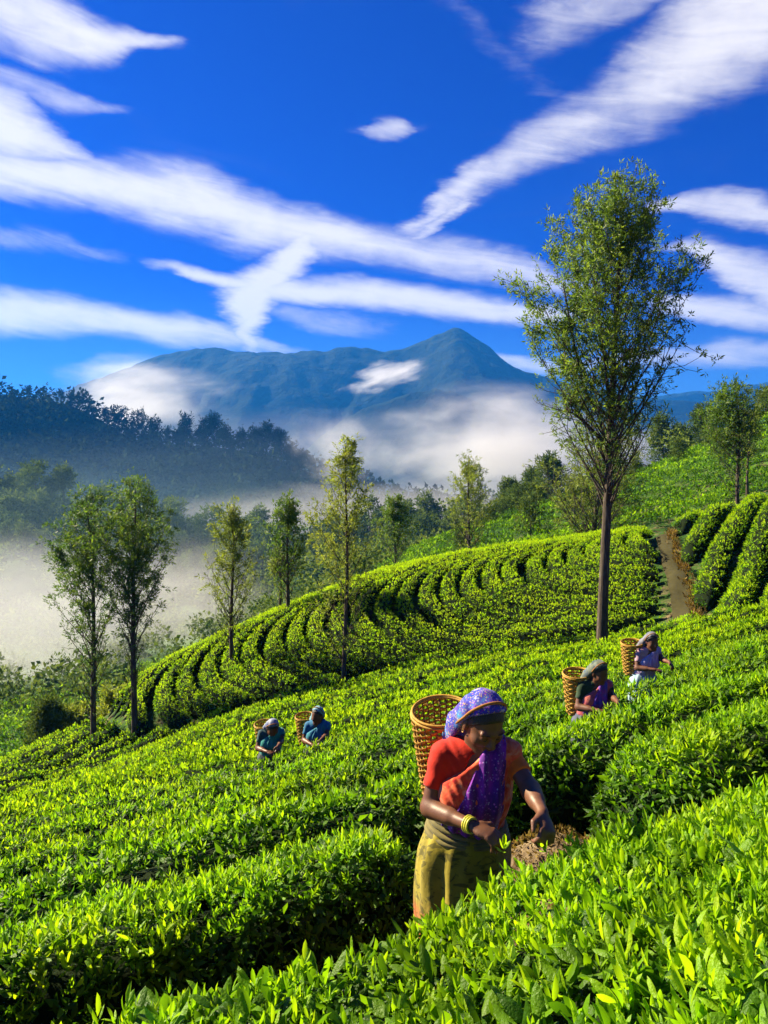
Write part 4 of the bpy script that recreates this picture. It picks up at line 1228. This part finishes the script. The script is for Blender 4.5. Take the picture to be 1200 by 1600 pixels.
def make_person(label, origin, J, cols, h=.0068, rz=0.0, scale=1.0, group=None, detail=True):
    """J: joints in metres from the feet; cols: materials for each garment"""
    f, up = nrmz(J['face']), None
    up = nrmz(V3(0, 0, 1) - f * f[2]); r = np.cross(f, up)      # her right hand side
    if 'roll' in J:
        a = J['roll']; up, r = up * math.cos(a) + r * math.sin(a), r * math.cos(a) - up * math.sin(a)
    c = J['head']; NB = J['neck']; SR, SL = J['sh_r'], J['sh_l']; W = J['waist']; HP = J['hips']
    ER, EL_, WR, WL = J['el_r'], J['el_l'], J['wr_r'], J['wr_l']
    lat = nrmz(SL - SR); axis = nrmz(NB - W); fr = nrmz(np.cross(axis, lat)); 
    if np.dot(fr, f) < 0: fr = -fr
    lat = nrmz(np.cross(fr, axis)) * (1 if np.dot(np.cross(fr, axis), lat) > 0 else -1)
    B = [lat, fr, axis]
    pts = np.array([c, SR, SL, W, HP, ER, EL_, WR, WL, V3(0, 0, 0), c + f * .15, WR + J['hd_r'] * .19, WL + J['hd_l'] * .19])
    Fd = Field(pts.min(0) - .20, pts.max(0) + .20, h)
    # torso and upper arms first: the clothes are cut from them
    Tr = Fd.like()
    mid = (SR + SL) / 2
    Tr.ell(mid - axis * .12, (.142, .098, .17), B, k=.03)
    for s_ in (-1, 1): Tr.ell(mid - axis * .145 + fr * .065 + lat * .062 * s_, (.062, .055, .062), B, k=.035)
    Tr.ell(W + axis * .02, (.130, .098, .14), B, k=.05)
    Tr.ell(HP, (.168, .128, .14), None, k=.05)
    Tr.cone(SR + lat * .02, SL - lat * .02, .047, .047, k=.04)
    Tr.cone(mid - axis * .02 - fr * .035 - lat * .06, mid - axis * .02 - fr * .035 + lat * .06, .06, .06, k=.05)
    body_only = Tr.D.copy()
    Tr.cone(SR + lat * .006 - axis * .006, ER, .041, .035, k=.022); Tr.cone(SL - lat * .006 - axis * .006, EL_, .041, .035, k=.022)
    Fd.D[:] = Tr.D
    Fd.cone(ER, WR, .034, .0225, k=.02); Fd.cone(EL_, WL, .034, .0225, k=.02)
    Fd.cone(ER + (WR - ER) * .1, ER + (WR - ER) * .5, .0365, .031, k=.02); Fd.cone(EL_ + (WL - EL_) * .1, EL_ + (WL - EL_) * .5, .0365, .031, k=.02)
    Fd.cone(NB - axis * .03, c - up * .06 - f * .02, .054, .049, k=.03)
    # legs and bare feet
    for s_ in (-1, 1):
        hp = HP + lat * .085 * s_; kn = V3(hp[0] * .55 + lat[0] * .05 * s_, hp[1] * .6 - .03, .44); an = V3(lat[0] * .085 * s_, .02, .07)
        Fd.cone(hp, kn, .085, .058, k=.03); Fd.cone(kn, an, .056, .034, k=.02)
        Fd.cone(an - V3(0, -.03, .035), an + fr * V3(1, 1, 0) * .15 - V3(0, 0, .05), .034, .024, k=.02)
    # head and face
    Fd.ell(c, (.073, .092, .099), [r, f, up], k=.02)
    Fd.ell(c + f * .030 - up * .058, (.056, .060, .074), [r, f, up], k=.025)
    Fd.cone(c + f * .066 - up * .112 - r * .012, c + f * .066 - up * .112 + r * .012, .020, .020, k=.025)
    for s_ in (-1, 1):
        Fd.ell(c + f * .058 - up * .046 + r * .040 * s_, (.026, .026, .024), [r, f, up], k=.02)
        Fd.cone(c + f * .012 - up * .085 + r * .048 * s_, c + f * .058 - up * .112 + r * .014 * s_, .016, .016, k=.03)
        Fd.ell(c - f * .004 - up * .024 + r * .077 * s_, (.009, .020, .031), [r, f, up], k=.006)
    if detail:
        for s_ in (-1, 1): Fd.ell(c + f * .098 - up * .020 + r * .031 * s_, (.021, .016, .014), [r, f, up], k=.012, sub=True)
        Fd.cone(c + f * .084 + up * .006 + r * .046, c + f * .090 + up * .004, .010, .011, k=.014)
        Fd.cone(c + f * .084 + up * .006 - r * .046, c + f * .090 + up * .004, .010, .011, k=.014)
        for s_ in (-1, 1): Fd.ell(c + f * .079 - up * .021 + r * .031 * s_, (.017, .013, .011), [r, f, up], k=.005)
        Fd.cone(c + f * .089 - up * .006, c + f * .110 - up * .046, .009, .0125, k=.010)
        for s_ in (-1, 1): Fd.ell(c + f * .098 - up * .053 + r * .012 * s_, (.010, .011, .008), [r, f, up], k=.006)
        Fd.ell(c + f * .088 - up * .079, (.024, .011, .0065), [r, f, up], k=.006)
        Fd.ell(c + f * .086 - up * .090, (.020, .011, .0075), [r, f, up], k=.006)
        Fd.cone(c + f * .100 - up * .0845 - r * .02, c + f * .100 - up * .0845 + r * .02, .003, .003, k=.006, sub=True)
    else:
        Fd.cone(c + f * .089 - up * .006, c + f * .108 - up * .046, .010, .014, k=.012)
    hand(Fd, WR, J['hd_r'], J['ac_r'], J['bk_r'], J.get('cu_r', (.75, .8, .9, 1.0)))
    hand(Fd, WL, J['hd_l'], J['ac_l'], J['bk_l'], J.get('cu_l', (.8, .95, 1.1, 1.2)))
    root = tag(empty('person', origin, rz), label, 'person', group)
    root.scale = (scale,) * 3
    v, q = Fd.mesh()
    bd = obj('body', np_mesh('body', v, q, cols['skin']), root)
    # --- clothes
    P = np.stack(np.meshgrid(*Fd.ax, indexing='ij'), -1).astype(np.float32)
    def half(pt, n): return ((P - np.array(pt, np.float32)) @ np.array(nrmz(n), np.float32))
    fold = (.004 * np.sin(P[..., 2] * 95 + 9 * np.sin(P[..., 0] * 17)) * np.sin(P[..., 0] * 31 + 2)).astype(np.float32)
    bl = Tr.D - .008 + fold * .6
    for S, E, fr_c in ((SR, ER, J.get('sl_r', .62)), (SL, EL_, J.get('sl_l', .55))):
        d = nrmz(E - S); cutp = S + (E - S) * fr_c
        t = half(cutp, d); near = np.linalg.norm(P - cutp.astype(np.float32), axis=-1) < .16
        bl = np.where(near & (half(S + d * .04, d) > 0), np.maximum(bl, t), bl)
    bl = np.maximum(bl, -half(W - axis * .01, axis))
    for S, E in ((SR, ER), (SL, EL_)):     # nothing of the sleeve beyond the elbow
        d = nrmz(E - S); bl = np.maximum(bl, np.where(np.linalg.norm(P - E.astype(np.float32), axis=-1) < .12, half(E - d * .06, d), -1))
    q_ = (P - (NB + fr * .05 - axis * .012).astype(np.float32)) @ np.array([lat, fr, axis], np.float32).T
    hole = np.linalg.norm(q_ / np.array([.058, .085, .082], np.float32), axis=-1) - 1
    bl = np.maximum(bl, -hole * .07)
    v, q = Fd.mesh(bl)
    obj('blouse', np_mesh('blouse', v, q, cols['blouse']), root)
    # sari over the left shoulder
    ln = J['sari']      # two points of the neckline diagonal
    dvec = ln[1] - ln[0]; nl = nrmz(np.cross(dvec, fr)); 
    if nl[2] < 0: nl = -nl
    sa = body_only - .022 + fold
    sa = np.maximum(sa, half(ln[0], nl)); sa = np.maximum(sa, -half(W - axis * .055, axis))
    sa = np.maximum(sa, -(hole + .25) * .06)
    v, q = Fd.mesh(sa)
    obj('sari', np_mesh('sari', v, q, cols['sari']), root)
    pw = J['pallu']     # left edge (2 pts) and right edge (2 pts)
    rip = .008 * np.sin(((P - pw[0].astype(np.float32)) @ lat.astype(np.float32)) * 120).astype(np.float32)
    pa = body_only - .032 + rip
    for (a, b, sg) in ((pw[0], pw[1], 1), (pw[2], pw[3], -1)):
        n_ = nrmz(np.cross(b - a, fr)); 
        if np.dot(n_, lat) > 0: n_ = -n_
        pa = np.maximum(pa, half(a, n_ * sg))
    pa = np.maximum(pa, -half(W - axis * .03 , axis + lat * .12))
    v, q = Fd.mesh(pa)
    if len(q): obj('sari_fall', np_mesh('sari_fall', v, q, cols['fall']), root)
    # skirt: a wrapped cloth with soft folds
    ng, nt = 26, 72
    th = np.linspace(0, 2 * np.pi, nt, endpoint=False)
    g0 = Geo(); ring = []
    for i in range(ng):
        t = i / (ng - 1)
        cc = (W - axis * .03) * (1 - min(1, t / .22)) + HP * min(1, t / .22) if t < .22 else HP * (1 - (t - .22) / .78) + V3(.01, .0, .045) * ((t - .22) / .78)
        rx = np.interp(t, [0, .12, .25, .6, 1], [.142, .178, .196, .185, .190]); ry = np.interp(t, [0, .12, .25, .6, 1], [.112, .138, .158, .160, .170])
        fo = (.013 * np.sin(th * 7 + 3 * t) + .009 * np.sin(th * 12 - 5 * t + 1) + .006 * np.sin(th * 19 + 4 * t) + .006 * np.sin(th * 3 + 14 * t)) * min(1, .25 + t * 1.3)
        ring.append(np.stack([cc[0] + (rx + fo) * np.cos(th), cc[1] + (ry + fo) * np.sin(th), np.full(nt, cc[2])], 1))
    ring = np.concatenate(ring); k = np.arange(ng * nt).reshape(ng, nt)
    fq = np.stack([k[:-1], np.roll(k, -1, 1)[:-1], np.roll(k, -1, 1)[1:], k[1:]], -1).reshape(-1, 4)[:, ::-1]
    g0.add(ring, fq); sk = obj('skirt', g0.mesh('skirt', cols['skirt']), root)
    md = sk.modifiers.new('thickness', 'SOLIDIFY'); md.thickness = .006
    if 'sash' in cols:
        g0 = Geo()
        for j in range(4):
            cc = W - axis * (.035 + .020 * j)
            pts_ = np.stack([cc[0] + (.150 + .006 * j) * np.cos(th), cc[1] + (.119 + .005 * j) * np.sin(th), cc[2] + .008 * np.sin(th * 2 + j) - .018 * np.cos(th)], 1)
            g0.tube(np.r_[pts_, pts_[:2]], .0125, 7, cap=False)
        obj('sash', g0.mesh('sash', cols['sash']), root)
    # hair, head scarf
    hr = np.maximum(np.maximum(Fd.like().D, -1), -1)
    Hf = Fd.like(); Hf.ell(c, (.078, .097, .103), [r, f, up], k=.01); Hf.ell(c - f * .085 - up * .055, (.05, .045, .045), [r, f, up], k=.02)
    hairline = half(c + f * .060 + up * .034, f * .74 - up * .67)
    hr = np.maximum(Hf.D, hairline); hr = np.maximum(hr, -half(c - up * .09, up))
    hr = np.maximum(hr, -np.maximum(half(c + f * .015 - up * .02, f), -half(c + up * .04, up)))
    v, q = Fd.mesh(hr); obj('hair', np_mesh('hair', v, q, cols.get('hair', M['hair'])), root)
    Sf = Fd.like(); Sf.ell(c + up * .010 - f * .006, (.086, .103, .107), [r, f, up], k=.02)
    tail = J['scarf_tail']
    sfd = Sf.D + (.004 * np.sin((P @ up.astype(np.float32)) * 120 + (P @ f.astype(np.float32)) * 60)).astype(np.float32)
    brow = half(c + f * .036 + up * .062, f * .80 - up * .60)
    sfd = np.maximum(sfd, brow)
    Tl = Fd.like()
    md_ = (c - f * .06 + r * .065 + tail) / 2
    Tl.cone(c - f * .035 + r * .052 + up * .02, md_, .046, .040, k=.03); Tl.cone(md_, tail, .040, .032, k=.03)
    Tl.cone(c - f * .07 - up * .02, tail - r * .05, .06, .04, k=.04); Tl.cone(tail, tail - r * .06 - V3(0, 0, .03), .030, .034, k=.03)
    tl = Tl.D + (.005 * np.sin((P @ r.astype(np.float32)) * 160)).astype(np.float32)
    tl = np.maximum(tl, half(c + f * .004, f * .96 + up * .28))
    a_ = np.clip(.5 + .5 * (sfd - tl) / .02, 0, 1); sfd = sfd * (1 - a_) + tl * a_ - .02 * a_ * (1 - a_)
    v, q = Fd.mesh(sfd); obj('headscarf', np_mesh('headscarf', v, q, cols['scarf']), root)
    if detail:
        for s_ in (-1, 1):
            g0 = Geo()
            t = np.linspace(-1, 1, 9)
            arc = np.stack([c + r * (.031 * s_ + .0155 * q) + f * (.0905 - .010 * q * q - .004 * s_ * q) - up * (.0265 - .004 * q * q) for q in t])
            g0.tube(arc, .0022 * (1.1 - t * t * .6), 6)
            obj('eyelash', g0.mesh('eyelash', M['eye_dark']), bd)
        for s_ in (-1, 1):
            g0 = Geo()
            t = np.linspace(-1, 1, 9)
            arc = np.stack([c + r * (.034 * s_ + .021 * q) + f * (.0985 - .012 * q * q - .009 * s_ * q) + up * (.012 - .006 * q * q) for q in t])
            g0.tube(arc, .0030 * (1.1 - t * t * .7), 6)
            obj('eyebrow', g0.mesh('eyebrow', M['eye_dark']), bd)
        for s_ in (-1, 1):
            g0 = Geo()
            e0 = c - f * .004 - up * .056 + r * .079 * s_
            a = np.linspace(0, 6.283, 14); g0.tube(np.stack([e0 + f * .008 * math.cos(q) + up * .008 * (math.sin(q) - .6) for q in a]), .0018, 6, cap=False)
            obj('earring', g0.mesh('earring', M['gold']), bd)
        wdir = nrmz(WR - ER)
        b1 = nrmz(np.cross(wdir, V3(0, 0, 1))); b2 = np.cross(wdir, b1); a = np.linspace(0, 6.283, 22)
        for j, off in enumerate((-.020, -.010, .0)):
            cc = WR + wdir * off
            g0 = Geo(); g0.tube(np.stack([cc + (b1 * math.cos(q) + b2 * math.sin(q)) * (.0295 - .0012 * j) for q in a]), .0046, 7, cap=False)
            obj('bangle', g0.mesh('bangle', M['bangle']), root)
    return root

M['gold'] = plain('gold', (.55, .33, .08), .3, .6, .1)
M['bangle'] = plain('bangle', (.55, .52, .05), .35, .5, .3, 60)

def make_basket(label, origin, rt, rb, hgt, tilt, strap, group=None, rz=0.0, nb=27, ns=28, full=False):
    """woven carrying basket: stakes, weave, rim, base and head strap"""
    root = tag(empty('basket', origin, 0), label, 'basket', group)
    Tm = np.array(Matrix.Rotation(tilt[0], 3, 'X') @ Matrix.Rotation(tilt[1], 3, 'Y'))
    def rr(t): return rb + (rt - rb) * t ** .8
    st = Geo()
    for i in range(ns):
        a = i / ns * 2 * np.pi
        t = np.linspace(0, 1, 9)
        pts = np.stack([rr(t) * math.cos(a), rr(t) * math.sin(a), t * hgt], 1)
        st.tube(pts @ Tm.T, .0036, 5)
    obj('stakes', st.mesh('stakes', M['bamboo_dark']), root)['kind'] = 'stuff'
    wv = Geo()
    n = ns * 4
    for k in range(nb):
        z0 = (k + .5) / nb * hgt; wd = hgt / nb * .70
        a = np.linspace(0, 2 * np.pi, n, endpoint=False)
        wob = .0075 * np.sin(a * ns / 2 + (k % 2) * np.pi)
        zj = .003 * np.sin(a * 3 + k) + .0015 * np.sin(a * 17 + k * 3)
        V = []
        for dz, dr in ((-wd / 2, 0.0), (wd / 2, 0.0), (wd / 2, .0022), (-wd / 2, .0022)):
            R_ = rr(z0 / hgt) + wob + dr
            V.append(np.stack([R_ * np.cos(a), R_ * np.sin(a), z0 + dz + zj], 1))
        V = np.concatenate(V); q = np.arange(n); q2 = (q + 1) % n
        f = np.concatenate([np.stack([x * n + q, x * n + q2, ((x + 1) % 4) * n + q2, ((x + 1) % 4) * n + q], 1) for x in range(4)])
        wv.add(V @ Tm.T, f)
    obj('weave', wv.mesh('weave', M['bamboo']), root)['kind'] = 'stuff'
    rm = Geo(); a = np.linspace(0, 2 * np.pi, 60)
    for dr, dz in ((.004, .0), (-.004, .006), (.0, .012)):
        rm.tube(np.stack([(rt + dr) * np.cos(a), (rt + dr) * np.sin(a), hgt + dz + 0 * a], 1) @ Tm.T, .0062, 7, cap=False)
    obj('rim', rm.mesh('rim', M['bamboo']), root)
    bs = Geo(); a = np.linspace(0, 2 * np.pi, 30, endpoint=False)
    V = np.concatenate([np.stack([rb * np.cos(a), rb * np.sin(a), 0 * a], 1), [[0, 0, 0.004]]])
    bs.add(V @ Tm.T, np.array([[i, (i + 1) % 30, 30] for i in range(30)]))
    obj('base', bs.mesh('base', M['bamboo_dark']), root)
    if strap is not None:
        s = np.array(strap) - np.array(origin)
        tt = np.linspace(0, len(s) - 1, 40)
        pp = np.stack([np.interp(tt, np.arange(len(s)), s[:, k]) for k in range(3)], 1)
        kk = np.ones(5) / 5
        pp[2:-2] = np.stack([np.convolve(pp[:, k], kk, 'valid') for k in range(3)], 1)
        g0 = Geo(); g0.tube(pp, .0062, 7); obj('head_strap', g0.mesh('head_strap', M['rope']), root)
    return root
M['rope'] = plain('rope', (.30, .13, .03), .8, .2, .3, 40)

# cloths
def speckle(g, p, base, spots, sc=38, thr=.35):
    c = base
    for i, s in enumerate(spots):
        v = g.voronoi(g.vm('ADD', p, (i * 3.1, i * 1.7, i)), sc * (1 + .35 * i))
        n = g.noise(g.vm('ADD', p, (i * 5.0, 0, 2)), sc * .35, 3, .6)
        c = g.mix(g.m('MULTIPLY', g.step(v, thr, thr * .55), g.step(n, .42, .60)), c, s)
    return c
M['scarf_main'] = cloth_mat('scarf_blue_print', lambda g, p: speckle(g, p, g.ramp(g.noise(p, 9, 3, .6), [(.35, (.015, .05, .42)), (.52, (.05, .03, .36)), (.66, (.01, .30, .60))]), [(.40, .40, .62, 1), (.22, .03, .40, 1), (.50, .38, .05, 1)], 70, .42))
M['blouse_main'] = cloth_mat('blouse_red', lambda g, p: g.mix(g.step(g.sep(p)[0], .14, .26), (.50, .016, .003, 1), (.62, .13, .008, 1)))
def sari_orange(g, p):
    s = g.sep(p)
    base = g.ramp(g.noise(p, 15, 4, .6, 1.2), [(.38, (.55, .035, .012)), (.55, (.62, .12, .04)), (.68, (.55, .24, .14))])
    base = speckle(g, p, base, [(.62, .30, .18, 1), (.5, .02, .02, 1)], 26, .4)
    # woven border along the lower hem
    d = g.m('ADD', g.m('ADD', s[2], g.m('MULTIPLY', s[0], .55)), g.m('MULTIPLY_ADD', g.noise(p, 20, 2), .02, -.01))
    return g.mix(g.step(d, 1.0, .955), base, speckle(g, p, (.28, .012, .12, 1), [(.5, .25, .3, 1)], 60, .4))
M['sari_main'] = cloth_mat('sari_orange_print', sari_orange)
def fall_purple(g, p):
    s = g.sep(p)
    n = g.noise(g.vm('MULTIPLY', p, (1, 1, .35)), 16, 4, .6)
    c = g.ramp(n, [(.36, (.035, .008, .10)), (.5, (.10, .010, .22)), (.62, (.22, .015, .32))])
    return speckle(g, p, c, [(.40, .10, .45, 1), (.30, .25, .5, 1)], 60, .32)
M['fall_main'] = cloth_mat('sari_purple_fall', fall_purple)
M['skirt_main'] = cloth_mat('skirt_olive', lambda g, p: g.mix(g.m('MULTIPLY', g.step(g.noise(g.vm('MULTIPLY', g.vm('ADD', p, (3, 0, 1)), (9, 9, 16)), 1.6, 3, .55, 1.4), .52, .60), .75), g.mix(g.step(g.m('ADD', g.sep(p)[2], g.m('MULTIPLY_ADD', g.noise(p, 14, 3), .2, -.1)), .62, .48), g.ramp(g.noise(p, 7, 3, .6), [(.3, (.15, .125, .010)), (.7, (.34, .27, .018))]), (.36, .11, .02, 1)), (.055, .048, .006, 1)))
M['sash_main'] = cloth_mat('sash_grey', lambda g, p: g.ramp(g.noise(p, 18, 3), [(.3, (.10, .085, .03)), (.7, (.20, .165, .05))]))

# --- the woman in front
WO = np.array([.285, 3.14, -2.40])
def wp(u, v, dy=0.0): return at(u, v, 3.1 + dy) - WO
JM = dict(
    head=wp(756, 1122, .01), face=V3(.30, -.80, -.50), neck=wp(741, 1186, .075), sh_r=wp(688, 1178, .05), sh_l=wp(799, 1180, .05),
    waist=wp(733, 1268, .11), hips=wp(724, 1330, .12), el_r=wp(671, 1262, .02), el_l=wp(829, 1234, -.07), wr_r=wp(737, 1290, -.17), wr_l=wp(848, 1270, -.24),
    hd_r=nrmz(V3(.84, -.42, -.22)), ac_r=V3(.25, .8, .2), bk_r=V3(0, -.3, 1), hd_l=nrmz(V3(.05, -.80, -.40)), ac_l=V3(-.75, -.1, .5), bk_l=V3(.55, -.15, .7),
    cu_r=(.85, .95, 1.0, 1.05), cu_l=(1.25, 1.35, 1.4, 1.5),
    sari=[wp(786, 1160, -.03), wp(697, 1221, -.02)],
    pallu=[wp(766, 1160, -.05), wp(704, 1272, -.02), wp(797, 1150, -.05), wp(783, 1280, -.02)],
    scarf_tail=wp(705, 1150, .14))
main_cols = dict(skin=M['skin'], blouse=M['blouse_main'], sari=M['sari_main'], fall=M['fall_main'], skirt=M['skirt_main'], sash=M['sash_main'], scarf=M['scarf_main'])
make_person('woman in orange blouse and purple sari picking tea, patterned blue headscarf', WO, JM, main_cols)
def over_head(J, o, sc=1.0):
    f = nrmz(np.array(J['face'])); up = nrmz(V3(0, 0, 1) - f * f[2]); r = np.cross(f, up); c = J['head']
    ax2 = nrmz(up * .93 + f * .30)
    return [o + sc * (c + up * .008 - f * .006 + r * .093 * math.cos(a) + ax2 * .115 * math.sin(a)) for a in np.linspace(R(-5), R(185), 13)]
bo = at(697, 1236, 3.44)
make_basket('tall woven bamboo basket behind the woman in the orange blouse', bo, .128, .098, .385, (R(12), R(-4)),
            [at(690, 1160, 3.28), at(702, 1136, 3.19)] + over_head(JM, WO) + [at(775, 1140, 3.28), at(735, 1150, 3.36)])

# sprigs of fresh leaf in her hands
def sprig(label, p, n, L, seed):
    rs = random.Random(seed); v, f, t, _ = shoot_template(n, L, 2, (.2, 1.0), rs)
    g0 = Geo(); g0.add(v + 0, f, np.clip(t + .85, 0, 1)); o = obj('tea_sprig', g0.mesh('tea_sprig', M['tea_leaf']))
    o.location = p; o.rotation_euler = (rs.uniform(-.5, .5), rs.uniform(-.5, .5), rs.uniform(0, 6))
    return tag(o, label, 'tea sprig')
sprig('bunch of plucked tea leaves in the right fist of the woman in orange', WO + JM['wr_r'] + JM['hd_r'] * .125 + V3(.0, -.02, -.035), 6, .045, 1)
sprig('few plucked tea leaves in the outstretched left hand of the woman in orange', WO + JM['wr_l'] + JM['hd_l'] * .115 + V3(-.015, 0, -.045), 5, .045, 2)

# --- the four workers further off
def dyed(name, stops, sc=10):
    return cloth_mat(name, lambda g, p: g.ramp(g.noise(p, sc, 3, .6), stops))
def shifted(J, dx=0, head=(0, 0, 0), face=None, arms=None, **kw):
    K = {k: (list(v) if isinstance(v, list) else v) for k, v in J.items()}
    hd = np.array(head, float)
    K['head'] = J['head'] + hd; K['scarf_tail'] = J['scarf_tail'] + hd * .6
    if face is not None: K['face'] = np.array(face, float)
    K.update(kw)
    return K
W_SPEC = [
    ('worker in dark green blouse with pink and blue sari, grey-green headscarf', 2.11, 7.40, 935, 1029, .93, (0, 0, 0), (.42, -.8, -.28), R(6),
     dict(blouse=[(.3, (.012, .035, .014)), (.7, (.03, .06, .025))], sari=[(.35, (.45, .07, .12)), (.6, (.5, .14, .10))], fall=[(.3, (.02, .06, .35)), (.6, (.25, .04, .28)), (.75, (.03, .12, .42))],
          scarf=[(.3, (.03, .06, .07)), (.5, (.16, .18, .12)), (.65, (.06, .10, .16))], skirt=[(.3, (.05, .06, .1)), (.7, (.1, .1, .16))]),
     'woven basket behind the worker in the dark green blouse', (-.165, .20)),
    ('worker in pale lilac and pink sari beyond the one in dark green', 3.36, 9.65, 1018, 986, .92, (0, 0, .0), (-.05, -.9, -.2), R(14),
     dict(blouse=[(.3, (.38, .20, .26)), (.7, (.45, .32, .36))], sari=[(.35, (.42, .30, .50)), (.6, (.38, .34, .55))], fall=[(.3, (.38, .34, .58)), (.6, (.50, .32, .50))],
          scarf=[(.3, (.10, .11, .15)), (.6, (.20, .20, .24))], skirt=[(.3, (.25, .38, .45)), (.7, (.35, .48, .55))]),
     'yellow woven basket behind the worker in the lilac sari', (-.205, .18)),
    ('worker in turquoise sari bending low beside the worker in blue hood', -1.55, 10.55, 427, 1119, .97, (.0, -.05, -.05), (.30, -.72, -.62), R(4),
     dict(blouse=[(.3, (.015, .05, .06)), (.7, (.03, .09, .10))], sari=[(.35, (.02, .20, .22)), (.6, (.03, .26, .20))], fall=[(.3, (.03, .24, .30)), (.6, (.02, .22, .14))],
          scarf=[(.3, (.04, .07, .22)), (.6, (.28, .30, .36))], skirt=[(.3, (.03, .04, .05)), (.7, (.06, .07, .08))]),
     'brown basket behind the worker in the turquoise sari', (-.13, .20)),
    ('worker in blue sari with pale blue hood looking to the side', -.93, 10.9, 497, 1101, 1.0, (-.02, 0, .01), (-.45, -.85, -.12), R(-6),
     dict(blouse=[(.3, (.01, .10, .24)), (.7, (.02, .16, .30))], sari=[(.35, (.015, .14, .26)), (.6, (.02, .20, .26))], fall=[(.3, (.02, .18, .24)), (.6, (.02, .14, .28))],
          scarf=[(.3, (.10, .24, .32)), (.6, (.18, .34, .38))], skirt=[(.3, (.03, .03, .04)), (.7, (.07, .06, .07))]),
     'small brown basket behind the worker in the blue hood', (-.19, .26)),
]
for i, (lab, x, y, ut, vt, sc_, hd, fc, rz, cl_, blab, bofs) in enumerate(W_SPEC):
    cols_ = {k: dyed(f'{k}_cloth', v) for k, v in cl_.items()}; cols_['skin'] = M['skin']
    J = shifted(JM, head=hd, face=fc)
    J['wr_l'] = JM['wr_l'] + V3(-.10, -.02, .03); J['el_l'] = JM['el_l'] + V3(-.05, .03, 0)
    top = (JM['head'] + np.array(hd))[2] + .125
    hx = (JM['head'] + np.array(hd))[0]
    zt = -(vt - HV) / F * y; xt = (ut - 600) / F * y
    org = np.array([xt - hx * sc_, y, zt - top * sc_])
    make_person(lab, org, J, cols_, h=.015, rz=rz, scale=sc_, group='tea pickers further down the slope', detail=False)
    b = org + np.array([hx + bofs[0], bofs[1], .86]) * sc_
    hc = org + (JM['head'] + np.array(hd)) * sc_
    make_basket(blab, b, .135, .10, .40, (R(8), R(-3)), [b + V3(.10, 0, .36)] + over_head(J, org, sc_) + [b + V3(.13, .05, .30)],
                'carrying baskets of the far pickers', nb=16, ns=18)
print('leaf faces', N_LEAF[0])
